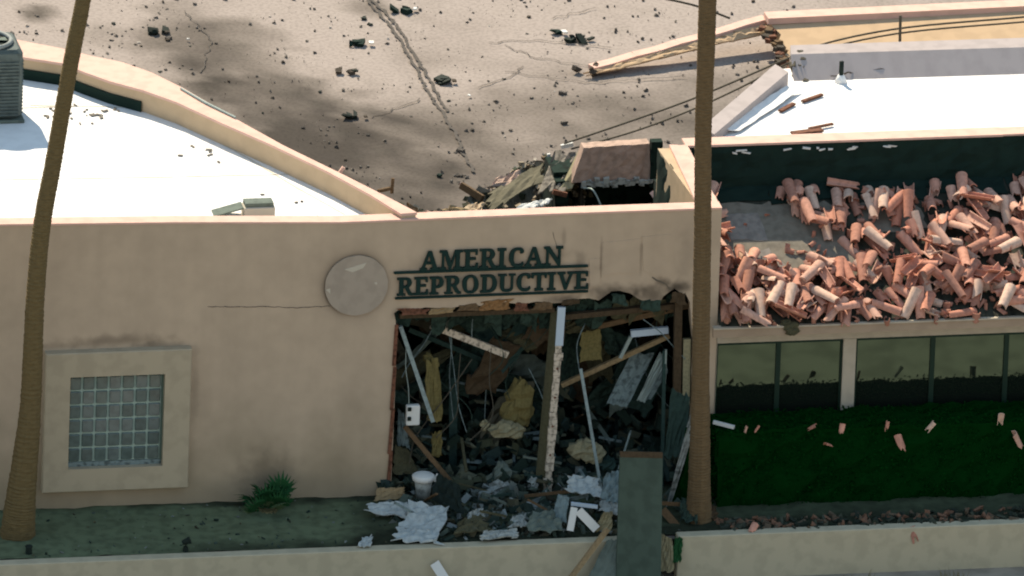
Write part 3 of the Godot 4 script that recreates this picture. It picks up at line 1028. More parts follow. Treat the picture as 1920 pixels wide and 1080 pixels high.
func tile_mesh(l: float, w0: float, w1: float, broken: float, m: Material) -> ArrayMesh:
	var st := mb(true)
	var n := 6
	var rings := []
	for j in 3:
		var t := j / 2.0
		var r := lerpf(w0, w1, t) / 2.0
		var ring := []
		for i in n + 1:
			var a := PI * i / n
			var z := (t - 0.5) * l + (rng.randf_range(-broken, broken) if j == 2 else 0.0)
			ring.append([V(-cos(a) * r, sin(a) * r * 0.9, z), V(-cos(a) * (r - 0.014), sin(a) * (r - 0.014) * 0.88, z)])
		rings.append(ring)
	st.set_smooth_group(1)
	for j in 2:
		for i in n:
			quad(st, rings[j][i + 1][0], rings[j][i][0], rings[j + 1][i][0], rings[j + 1][i + 1][0])
	st.set_smooth_group(2)
	for j in 2:
		for i in n:
			quad(st, rings[j][i][1], rings[j][i + 1][1], rings[j + 1][i + 1][1], rings[j + 1][i][1])
	st.set_smooth_group(-1)
	for j in [0, 2]:
		for i in n:
			var p := [rings[j][i][0], rings[j][i][1], rings[j][i + 1][1], rings[j][i + 1][0]]
			if j == 0:
				p.reverse()
			quad(st, p[0], p[1], p[2], p[3])
	for j in 2:
		quad(st, rings[j][0][0], rings[j][0][1], rings[j + 1][0][1], rings[j + 1][0][0])
		quad(st, rings[j][n][1], rings[j][n][0], rings[j + 1][n][0], rings[j + 1][n][1])
	return mesh_of(st, m)


var loose_tiles := []


func lay_tiles(roof: Node3D, e: Vector3, sl: Vector3, dir: Vector3, up: Vector3) -> void:
	var ln := sl.length()
	for m in M.clay:
		loose_tiles.append([tile_mesh(0.50, 0.178, 0.14, 0.0, m), 0.50])
		loose_tiles.append([tile_mesh(0.46, 0.165, 0.135, 0.03, m), 0.45])
		loose_tiles.append([tile_mesh(0.25, 0.16, 0.145, 0.08, m), 0.25])
	var nx := 150
	var nv := 80
	var cell := 0.04
	var hm := PackedFloat32Array()
	hm.resize(nx * nv)
	var made := 0
	var tries := 0
	while made < 298 and tries < 14000:
		tries += 1
		var u := rng.randf() * 5.15 + 0.07
		var w := rng.randf() * (ln - 0.1) + 0.02
		if tries % 3 == 0:
			u = rng.randf() * 1.9 + 0.07
			w = rng.randf() * ln * 0.45 + 0.02
		elif tries % 7 == 0:
			u = rng.randf() * 0.4 + 0.07
		var t := w / ln
		# bare patches on the left, and the ragged upper limit of the spill
		if V2((u - 0.92) / 0.66, (t - 0.70) / 0.22).length() < 1.0 or V2((u - 1.35) / 0.5, (t - 0.52) / 0.17).length() < 1.0 or V2((u - 2.0) / 0.35, (t - 0.50) / 0.14).length() < 1.0:
			if rng.randf() > 0.03:
				continue
		var top := 0.92 + 0.12 * noise.get_noise_2d(u * 1.3, 7.0) + (0.04 if u > 3.0 else 0.0)
		if u < 1.2 and u > 0.35:
			top = 0.86
		if t > top:
			continue
		if t > 0.6 and rng.randf() < 0.1:
			continue
		var kind := rng.randi() % loose_tiles.size()
		if kind % 3 == 2 and rng.randf() < 0.5:
			kind -= 1
		var yaw := rng.randfn(0.05, 0.55)
		if u < 0.4 or (t > 0.55 and rng.randf() < 0.5):
			yaw = rng.randfn(0.1, 0.25)
		if rng.randf() < 0.10:
			yaw += PI / 2 * (1.0 if rng.randf() < 0.5 else -1.0)
		var len_t: float = loose_tiles[kind][1]
		var fwd := V2(sin(yaw), cos(yaw))
		var c := V2(u, w)
		if c.x - absf(fwd.x) * len_t / 2 < 0.03 or c.y - absf(fwd.y) * len_t / 2 < -0.07 or c.y + absf(fwd.y) * len_t / 2 > ln:
			continue
		var h := [0.0, 0.0, 0.0]
		for k in 3:
			for s in [-1, 0, 1]:
				var p: Vector2 = c + fwd * len_t * 0.45 * (k - 1) + V2(fwd.y, -fwd.x) * 0.06 * s
				var ix := clampi(int(p.x / cell), 0, nx - 1)
				var iy := clampi(int(p.y / cell), 0, nv - 1)
				h[k] = maxf(h[k], hm[iy * nx + ix])
		if maxf(h[0], maxf(h[1], h[2])) > 0.30:
			continue
		var ha: float = h[0]
		var hb: float = h[2]
		var hc: float = maxf((ha + hb) / 2, h[1] * 0.85)
		var tilt := atan2(hb - ha, len_t)
		var flip := rng.randf() < 0.2
		var poke := 0.0
		if rng.randf() < 0.45:
			poke = rng.randf_range(-0.15, 0.45)
		var right := dir.cross(up)
		var b := Basis(right, up, -dir) * Basis(Vector3.UP, -yaw) * Basis(Vector3.RIGHT, tilt - poke) * Basis(Vector3.BACK, rng.randfn(0.0, 0.28) + (PI if flip else 0.0))
		var o := MeshInstance3D.new()
		o.name = numbered("roof_tile", roof)
		o.mesh = loose_tiles[kind][0]
		roof.add_child(o, true)
		var at := V(3.13 + u, e.y, e.z) + dir * w + up * (hc + 0.006 + absf(sin(poke)) * len_t * 0.42 + (0.075 if flip else 0.0))
		o.transform = Transform3D(b, at - roof.position - (roof.get_parent() as Node3D).position)
		for ia in range(-6, 7):
			for s in range(-2, 3):
				var p: Vector2 = c + fwd * len_t * 0.5 * ia / 6.0 + V2(fwd.y, -fwd.x) * 0.04 * s
				var ix := clampi(int(p.x / cell), 0, nx - 1)
				var iy := clampi(int(p.y / cell), 0, nv - 1)
				var top_h: float = lerpf(ha, hb, (ia + 6) / 12.0) + absf(sin(poke)) * len_t * 0.3 + (0.065 if absi(s) < 2 else 0.045)
				hm[iy * nx + ix] = maxf(hm[iy * nx + ix], top_h)
		made += 1
	# shards too many and too small to count
	var mm := MultiMesh.new()
	mm.transform_format = MultiMesh.TRANSFORM_3D
	mm.mesh = tile_mesh(0.16, 0.14, 0.12, 0.05, M.clay[4])
	mm.instance_count = 420
	for i in mm.instance_count:
		var u := rng.randf() * 5.3 + 0.08
		var t := rng.randf() * (0.9 if rng.randf() < 0.8 else 0.4)
		if V2((u - 0.92) / 0.7, (t - 0.70) / 0.26).length() < 1.0 and rng.randf() < 0.92:
			t *= 0.45
		var h := hm[clampi(int(t * ln / cell), 0, nv - 1) * nx + clampi(int(u / cell), 0, nx - 1)]
		mm.set_instance_transform(i, Transform3D(anyturn().scaled(Vector3.ONE * rng.randf_range(0.35, 0.95)), V(3.13 + u, e.y, e.z) + dir * t * ln + up * (0.02 + h * 0.7 * rng.randf()) - roof.position - (roof.get_parent() as Node3D).position))
	var sh := MultiMeshInstance3D.new()
	sh.name = "tile_shards"
	sh.multimesh = mm
	roof.add_child(sh, true)
	sh.set_meta("kind", "stuff")


func build_rear_lot() -> void:
	# a length of tan wall that fell back and lies tilted on the lot, its coping at the far edge
	var w := thing("fallen_wall", "fallen tan wall with pink coping and jagged brick end behind the white roof", "wall", V(10, 0, -18))
	var st := mb()
	var o := [V2(7.649, -18.000), V2(7.701, -17.836), V2(7.765, -17.645), V2(7.701, -17.493), V2(7.774, -17.260), V2(7.700, -17.061), V2(7.790, -16.916), V2(7.722, -16.656), V2(7.741, -16.320), V2(7.590, -15.555), V2(17.785, -15.504), V2(18.450, -18.428)]
	slab(st, o, -2.79, 0.16, -0.18)
	part("wall_face", st, M.fallenwall, w)
	var far_a: Vector3 = V(7.613, 0.5, -18.084)
	var far_b: Vector3 = V(18.467, 0.5, -18.509)
	st = mb()
	bar(st, far_a, far_b, 0.10, 0.3, Vector3.UP.cross(far_b - far_a).normalized())
	part("coping", st, M.coping, w)
	for s in 26:
		var br := mb()
		var t := s / 25.0
		var at: Vector3 = V(7.636, 0.42, -17.891).lerp(V(7.719, 0.2, -16.473), t) + V(rng.randf_range(-0.12, 0.02), rng.randf_range(-0.04, 0.02), rng.randf_range(-0.12, 0.12))
		chunk(br, at, V(rng.randf_range(0.08, 0.17), 0.075, 0.11), Basis(Vector3.UP, rng.randfn(0, 0.5)))
		part("brick", br, [M.redjamb, M.wood, M.sootbrown][s % 3], w)
	st = mb()
	for s in 60:
		var q: Vector3 = V(7.799, 0.47, -18.075).lerp(V(9.32, 0.47, -18.12), rng.randf())
		ribbon(st, [q + V(0, -0.012, 0), q + V(rng.randf_range(0.02, 0.09), -0.01, rng.randf_range(0, 0.03))], rng.randf_range(0.01, 0.05), Vector3.UP)
	var chips := part("chipped_edge", st, M.redjamb, w)
	chips.set_meta("kind", "stuff")
	st = mb()
	tube(st, [V(7.163, 4.796, -6.6), V(7.169, 4.472, -6.6), V(7.193, 3.703, -6.6)], [0.022], 8)
	one("conduit_pole", st, M.cable, "thin grey pole standing between the white roof and the tan wall", "pole")
	# the length of coping that came away
	st = mb()
	var a: Vector3 = V(7.633, 0.42, -18.251)
	var b: Vector3 = V(4.693, 0.08, -17.233)
	var lastp := a
	for s in range(1, 9):
		var p := a.lerp(b, s / 8.0) + V(rng.randfn(0, 0.008), rng.randfn(0, 0.006), rng.randfn(0, 0.01))
		bar(st, lastp, p, 0.08, 0.2, Vector3.UP.cross(b - a).normalized())
		lastp = p
	one("fallen_coping", st, M.coping, "long pink coping lying across the lot from the tan wall", "coping")
	st = mb()
	sheet(st, a.lerp(b, 0.04) + V(0.02, -0.12, 0.26), a.lerp(b, 0.99) + V(0.02, -0.03, 0.2), a.lerp(b, 0.99) + V(0, -0.01, 0.1), a.lerp(b, 0.04) + V(0, -0.04, 0.12), 40, 3, 0.02, 0.16, 0.03)
	one("torn_render_strip", st, M.fallenwall, "ragged tan strip of render under the fallen pink coping", "debris")
	st = mb()
	for s in 5:
		chunk(st, b + V(-0.05 + rng.randfn(0, 0.1), 0.0, rng.randfn(0, 0.08)), V(0.14, 0.08, 0.1), anyturn())
	one("coping_rubble", st, M.sootbrown, "brown broken bits at the low end of the fallen coping", "rubble")

	# cracks in the asphalt
	st = mb()
	for ln in [[V(1.802, 0, -20.846), V(1.887, 0, -20.114), V(1.97, 0, -19.241), V(1.999, 0, -18.353), V(2.007, 0, -17.401), V(2.002, 0, -16.385), V(2.055, 0, -15.51), V(2.076, 0, -14.735), V(2.031, 0, -13.878), V(2.052, 0, -13.11)], [V(1.868, 0, -20.84), V(1.987, 0, -20.152), V(2.064, 0, -19.424), V(2.076, 0, -18.585), V(2.112, 0, -17.51), V(2.128, 0, -16.609), V(2.131, 0, -15.737)]]:
		ribbon(st, wander(ln, 0.10, 0.03, Vector3.UP), 0.055, Vector3.UP, 0.03)
	for ln in [[V(0.921, 0, -15.621), V(1.812, 0, -16.357)], [V(3.575, 0, -18.558), V(3.961, 0, -17.924), V(4.805, 0, -17.485)], [V(3.686, 0, -17.594), V(3.39, 0, -17.148), V(2.806, 0, -16.731)], [V(5.214, 0, -18.28), V(4.119, 0, -18.745), V(3.349, 0, -18.7)], [V(4.55, 0, -19.663), V(5.31, 0, -20.072)], [V(2.002, 0, -12.492), V(2.882, 0, -12.751)], [V(3.352, 0, -17.389), V(4.503, 0, -16.802), V(6.121, 0, -16.881)], [V(-1.129, 0, -20.574), V(-0.943, 0, -19.236), V(-1.357, 0, -17.848)]]:
		ribbon(st, wander(ln, 0.12, 0.05, Vector3.UP), 0.02, Vector3.UP, 0.03)
	var cr := struct("pavement_cracks", st, M.crack)
	cr.name = "pavement"

	# individual wreckage strewn on the lot
	var big := [
		["roof_scrap", V(2.33, 0, -20.264), 3, "black and white scrap at the top of the cracked lot", M.felt, M.white],
		["roof_scrap", V(1.369, 0, -18.821), 3, "dark scrap with a white end beside the long crack", M.felt, M.white],
		["bent_bracket", V(4.464, 0, -18.999), 2, "bent dark bracket with pale inside on the lot", M.felt, M.white],
		["charred_clump", V(4.766, 0, -18.634), 5, "largest black charred clump, near the fallen coping", M.black, M.black],
		["charred_scrap", V(2.342, 0, -17.037), 3, "black flat scrap just right of the long crack", M.black, M.sootbrown],
		["charred_scrap", V(0.687, 0, -15.621), 3, "long black scrap on the sooty part of the lot", M.black, M.sootbrown],
		["charred_scrap", V(0.889, 0, -17.629), 3, "dark brown clump left of the long crack", M.sootbrown, M.black],
		["charred_scrap", V(-1.718, 0, -19.623), 3, "dark scrap on the lot near the left palm trunk", M.black, M.sootbrown],
		["pale_scrap", V(2.588, 0, -16.422), 1, "small bright white scrap in the middle of the lot", M.white, M.white],
		["pale_scrap", V(-1.212, 0, -19.239), 1, "small bright white scrap beside the soot band", M.white, M.white]]
	for q in big:
		st = mb()
		for k in q[2]:
			chunk(st, q[1] + V(rng.randfn(0, 0.06) + (k - q[2] / 2.0) * 0.05, 0.05, rng.randfn(0, 0.04)), V(rng.randf_range(0.08, 0.2), rng.randf_range(0.03, 0.09), rng.randf_range(0.06, 0.16)) * (0.42 if q[2] == 1 else 1.0), Basis(Vector3.UP, rng.randf() * TAU) * Basis(Vector3.BACK, rng.randfn(0, 0.4)))
		var root := thing(q[0], q[3], "debris", q[1])
		part("scrap", st, q[4], root)
		if q[5] != q[4]:
			st = mb()
			chunk(st, q[1] + V(0.13, 0.06, 0.04), V(0.10, 0.025, 0.07), Basis(Vector3.UP, rng.randf() * TAU))
			part("torn_end", st, q[5], root)
	# medium fragments: alike, one node each
	var frag := []
	for k in 6:
		st = mb()
		for s in 2:
			chunk(st, V(rng.randfn(0, 0.04), 0.03, rng.randfn(0, 0.03)), V(rng.randf_range(0.06, 0.16), rng.randf_range(0.03, 0.08), rng.randf_range(0.05, 0.12)), Basis(Vector3.UP, rng.randf() * TAU))
		frag.append(mesh_of(st, [M.black, M.sootbrown, M.sootbrown, M.crack, M.crack, M.felt][k]))
	for s in 56:
		var d := MeshInstance3D.new()
		d.name = numbered("lot_fragment", self)
		d.mesh = frag[rng.randi() % 6]
		add_child(d, true)
		d.position = V(rng.randf_range(-4.5, 9.0), 0.005, rng.randf_range(-20.8, -11.5))
		d.rotation.y = rng.randf() * TAU
		d.scale = Vector3.ONE * (0.25 + 0.6 * pow(rng.randf(), 2.0))
		tag(d, "small dark fragment lying loose on the sooty lot", "debris", "fragments strewn over the lot")
	# grit too small to count
	st = mb()
	chunk(st, Vector3.ZERO, V(1, 0.6, 0.8))
	scatter("grit", mesh_of(st, M.rubble), 4200, func():
		var p := V(rng.randf_range(-6, 12), 0.01, rng.randf_range(-21.5, -8))
		for again in 3:
			if noise.get_noise_2d(p.x * 0.7, p.z * 0.7) < 0.05:
				p = V(rng.randf_range(-6, 12), 0.01, rng.randf_range(-21.5, -8))
		var s := 0.008 + 0.05 * pow(rng.randf(), 5.0)
		var k := 0.07 + 0.11 * rng.randf() if rng.randf() < 0.97 else 0.55
		return [p, s, Color(k, k * 0.9, k * 0.78)])
	# sagging cables
	for q in [
		[[V(10.166, 3.829, -9), V(9.425, 3.787, -9), V(7.779, 3.691, -9), V(6.634, 3.5, -9), V(5.985, 3.257, -9), V(5.09, 3.069, -8.6), V(4.277, 2.93, -8.2), V(3.26, 2.857, -7.6), V(2.141, 2.857, -6.8)], "upper dark cable sagging above the tan wall and lot", 0.028],
		[[V(10.194, 3.705, -9.1), V(9.451, 3.671, -9.1), V(7.805, 3.576, -9.1), V(6.66, 3.376, -9.1), V(6.011, 3.141, -9.1), V(5.198, 2.924, -8.7), V(4.385, 2.751, -8.3), V(3.348, 2.7, -7.6), V(2.251, 2.767, -6.8)], "lower dark cable sagging above the tan wall and lot", 0.026],
		[[V(4.907, 2.794, -13), V(5.411, 2.654, -13), V(5.936, 2.436, -13)], "short dark cable crossing behind the top of the right trunk", 0.03]]:
		st = mb(true)
		tube(st, Curve_pts(q[0]), [q[2] * 0.6], 5)
		one("cable", st, M.cable, q[1], "cable", "slack overhead cables")


func scatter(called: String, mesh: Mesh, n: int, where: Callable) -> void:
	var mm := MultiMesh.new()
	mm.transform_format = MultiMesh.TRANSFORM_3D
	mm.use_colors = true
	mm.mesh = mesh
	mm.instance_count = n
	for i in n:
		var q: Array = where.call()
		mm.set_instance_transform(i, Transform3D(anyturn().scaled(Vector3.ONE * q[1]), q[0]))
		mm.set_instance_color(i, q[2])
	var o := MultiMeshInstance3D.new()
	o.name = called
	o.multimesh = mm
	add_child(o, true)
	o.set_meta("kind", "stuff")
	tag(o, {"grit": "fine dark grit and specks scattered over the whole lot", "rubble": "loose rubble and splinters spilled out below the torn opening", "ceiling_litter": "dark burnt litter heaped inside the torn opening", "bed_litter": "small chips and leaf litter on the bed before the beige wall", "heap_litter": "small broken bits covering the rubble heap between the buildings", "tile_crumbs": "tile crumbs and brown litter at the foot of the hedge"}.get(called, "loose rubble"), "debris")


func palm(called: String, pts: Array, radii: Array, m: Material, label: String) -> void:
	var root := thing(called, label, "palm tree", pts[0])
	var path := Curve_pts(pts)
	var fine := []
	var rr := []
	for i in path.size() - 1:
		for k in 8:
			var t := (i + k / 8.0) / (path.size() - 1)
			fine.append(path[i].lerp(path[i + 1], k / 8.0))
			var f: float = t * (radii.size() - 1)
			var r: float = lerpf(radii[int(f)], radii[min(int(f) + 1, radii.size() - 1)], f - int(f))
			rr.append(r * (1.0 + (0.035 if k % 2 else -0.01) + rng.randf_range(-0.015, 0.015)))
	var st := mb()
	tube(st, fine, rr, 16, 0.03)
	part("trunk", st, m, root)
	var top: Vector3 = pts[-1]
	st = mb()
	for s in 34:
		var az := TAU * s / 34.0 * 5.0
		var el := rng.randf_range(-0.7, 1.2)
		var d := V(cos(az) * cos(el), sin(el), sin(az) * cos(el))
		var hub := top + d * rng.randf_range(0.8, 1.1)
		bar(st, top, hub, 0.03, 0.02, Vector3.UP.cross(d).normalized())
		fan(st, hub, d, Vector3.UP, 0.75, 15, 0.5)
	part("crown", st, M.leaf, root)


# one fan-shaped leaf: pleated blades spreading from a hub
func fan(st: SurfaceTool, hub: Vector3, d: Vector3, up: Vector3, r: float, n: int, droop: float) -> void:
	var side := d.cross(up).normalized()
	var nrm := side.cross(d).normalized()
	for k in n:
		var a := lerpf(-1.9, 1.9, float(k) / (n - 1)) + rng.randf_range(-0.06, 0.06)
		var dir := d * cos(a) + side * sin(a)
		var across := (side * cos(a) - d * sin(a)) * r * 0.075
		var l := r * rng.randf_range(0.8, 1.05) * (1.0 - 0.25 * absf(a) / 1.9)
		var mid := hub + dir * l * 0.6 + nrm * 0.04 * r
		var tip := hub + dir * l - nrm * droop * l * 0.35 * rng.randf_range(0.6, 1.4)
		tri(st, hub, mid + across, mid - across)
		tri(st, mid - across, mid + across, tip)


func build_planting() -> void:
	palm("palm_tree", [V(-7.405, -0.05, 0.993), V(-7.379, 0.501, 0.993), V(-7.264, 1.993, 0.973), V(-7.234, 3.649, 0.953), V(-7.159, 4.833, 0.933), V(-7.016, 5.78, 0.913), V(-6.874, 6.767, 0.893), V(-6.758, 7.53, 0.873), V(-6.641, 8.218, 0.853), V(-6.509, 9.274, 0.833), V(-6.399, 11.635, 0.813), V(-6.406, 13.419, 0.793)], [0.27, 0.225, 0.155, 0.135, 0.128, 0.122, 0.115, 0.115, 0.112, 0.11, 0.11, 0.1], M.trunk, "leaning palm trunk beside the glass block window")
	palm("palm_tree", [V(2.647, -0.05, 1.442), V(2.638, 0.438, 1.442), V(2.616, 1.447, 1.442), V(2.588, 2.37, 1.442), V(2.556, 3.625, 1.442), V(2.527, 4.793, 1.442), V(2.484, 6.124, 1.442), V(2.479, 7.284, 1.442), V(2.471, 8.11, 1.442), V(2.455, 9.348, 1.442), V(2.417, 11.565, 1.442), V(2.37, 13.201, 1.442)], [0.21, 0.17, 0.145, 0.128, 0.13, 0.125, 0.122, 0.128, 0.13, 0.125, 0.12, 0.11], M.trunk2, "upright palm trunk between the lettering and tiled roof")
	# low wall along the front
	var w := thing("low_wall", "low tan stuccoed wall along the front of the planting bed", "wall", V(0, -0.62, 2.0))
	var st := mb()
	bbox(st, V(-5.9, -0.29, 2.06), V(14.5, 0.68, 0.2), 0.012)
	part("wall_length", st, M.curb, w)
	st = mb()
	bbox(st, V(8.2, -0.285, 2.045), V(12.0, 0.71, 0.2), 0.012)
	part("wall_length", st, M.curb, w)
	# clipped hedge under the windows
	var h := thing("hedge", "very dark clipped hedge under the windows, dotted with tile shards", "hedge", V(7, 0, 0.9))
	st = mb()
	sheet(st, V(3.02, 0.0, 0.93), V(13, 0.0, 0.95), V(13, 1.16, 0.85), V(3.02, 1.16, 0.83), 60, 8, 0.05, 0.0, 0.05)
	sheet(st, V(3.02, 1.16, 0.85), V(13, 1.16, 0.85), V(13, 1.2, 0.10), V(3.02, 1.18, 0.10), 60, 6, 0.04, 0.0, 0.05)
	sheet(st, V(3.02, 0.0, 0.1), V(3.02, 0.0, 0.93), V(3.02, 1.16, 0.83), V(3.02, 1.16, 0.1), 6, 6, 0.05, 0.0, 0.05)
	part("hedge_body", st, M.hedgecore, h)
	st = mb()
	quad(st, V(-0.5, 0, 0), V(0, -0.28, 0.06), V(0.5, 0, 0), V(0, 0.28, 0.06))
	var mm := MultiMesh.new()
	mm.transform_format = MultiMesh.TRANSFORM_3D
	mm.mesh = mesh_of(st, M.hedge)
	mm.instance_count = 16000
	for i in mm.instance_count:
		var x := rng.randf_range(2.98, 12.9)
		var p := V(x, rng.randf_range(0.02, 1.18), 0.93 + rng.randf_range(-0.04, 0.06))
		p.z -= 0.1 * p.y - 0.06 * noise.get_noise_2d(x * 1.5, p.y * 1.5)
		if i % 3 == 0:
			p = V(x, 1.17 + rng.randf_range(-0.03, 0.05) + 0.06 * noise.get_noise_2d(x * 1.2, 3.0), rng.randf_range(0.1, 0.88))
		elif i % 14 == 1:
			p = V(3.0 + rng.randf_range(-0.06, 0.02), rng.randf_range(0.02, 1.16), rng.randf_range(0.1, 0.9))
		mm.set_instance_transform(i, Transform3D(anyturn().scaled(Vector3.ONE * rng.randf_range(0.035, 0.065)), p - h.position))
	var lv := MultiMeshInstance3D.new()
	lv.name = "leaves"
	lv.multimesh = mm
	h.add_child(lv, true)
	lv.set_meta("kind", "stuff")
	# fan palm seedling at the wall
	var at: Vector3 = V(-3.584, 0, 0.288)
	var s := thing("palm_seedling", "young green fan palm growing against the beige wall", "palm", at)
	for k in 20:
		var az := PI * 0.5 + rng.randf_range(-1.7, 1.7)
		var el := rng.randf_range(0.25, 1.4)
		var d := V(cos(az) * cos(el), sin(el), maxf(sin(az), -0.15) * cos(el) * 0.8).normalized()
		var hub := at + d * rng.randf_range(0.18, 0.40)
		st = mb()
		bar(st, at, hub, 0.014, 0.01)
		fan(st, hub, (d + V(0, 0.15, 0)).normalized(), Vector3.BACK if k % 2 else Vector3.UP, rng.randf_range(0.22, 0.33), 15, 0.6)
		part("frond", st, M.leaf if k % 5 else M.leafpale, s)
	st = mb()
	for k in 5:
		var az := rng.randf() * PI
		fan(st, at + V(cos(az) * 0.12, 0.05, sin(az) * 0.12), V(cos(az), -0.1, sin(az)).normalized(), Vector3.UP, 0.2, 9, 1.0)
	part("dead_skirt", st, M.dry, s)
	# dry tufts outside the low wall
	for q in [[V(-3.484, -0.6, 1.684), "dry grass tuft below the left stretch of low wall", 70], [V(6.236, -0.6, 2.633), "dry grass tuft below the right stretch of low wall", 50], [V(4.82, -0.6, 2.528), "sparse dry weed under the wall below the hedge", 30]]:
		st = mb()
		for k in q[2]:
			var a := rng.randf() * TAU
			var r := 0.24 * sqrt(rng.randf())
			var p: Vector3 = q[0] + V(cos(a) * r, -0.02, sin(a) * r * 0.6 + 0.1)
			var lean := V(rng.randfn(0, 0.06), rng.randf_range(0.1, 0.24), rng.randfn(0, 0.05))
			var wv := V(0.008, 0, 0.004)
			tri(st, p - wv, p + wv, p + lean)
		one("dry_tuft", st, M.dry, q[1], "grass")
	# spotlights in the bed
	for q in [[V(-5.071, 0.02, 1.875), "small black garden spotlight in the bed, head tipped up"]]:
		var l := thing("garden_spotlight", q[1], "spotlight", q[0])
		st = mb()
		tube(st, [q[0], q[0] + V(0, 0.09, 0)], [0.045, 0.035], 10)
		part("base", st, M.black, l)
		st = mb()
		tube(st, [q[0] + V(0, 0.09, 0), q[0] + V(0.01, 0.15, 0)], [0.014], 6)
		part("stem", st, M.black, l)
		st = mb()
		tube(st, [q[0] + V(-0.05, 0.15, 0.0), q[0] + V(0.06, 0.2, 0.02)], [0.035, 0.055], 10)
		part("lamp_head", st, M.black, l)
	st = mb()
	tube(st, [V(-7.362, 0.02, 1.721), V(-7.362, 0.02, 1.721) + V(0, 0.12, 0)], [0.05, 0.045], 10)
	tube(st, [V(-7.362, 0.02, 1.721) + V(0, 0.12, 0), V(-7.362, 0.02, 1.721) + V(0, 0.14, 0)], [0.06, 0.05], 10)
	one("bollard_light", st, M.black, "short black stub light at the foot of the leaning palm", "bollard light")


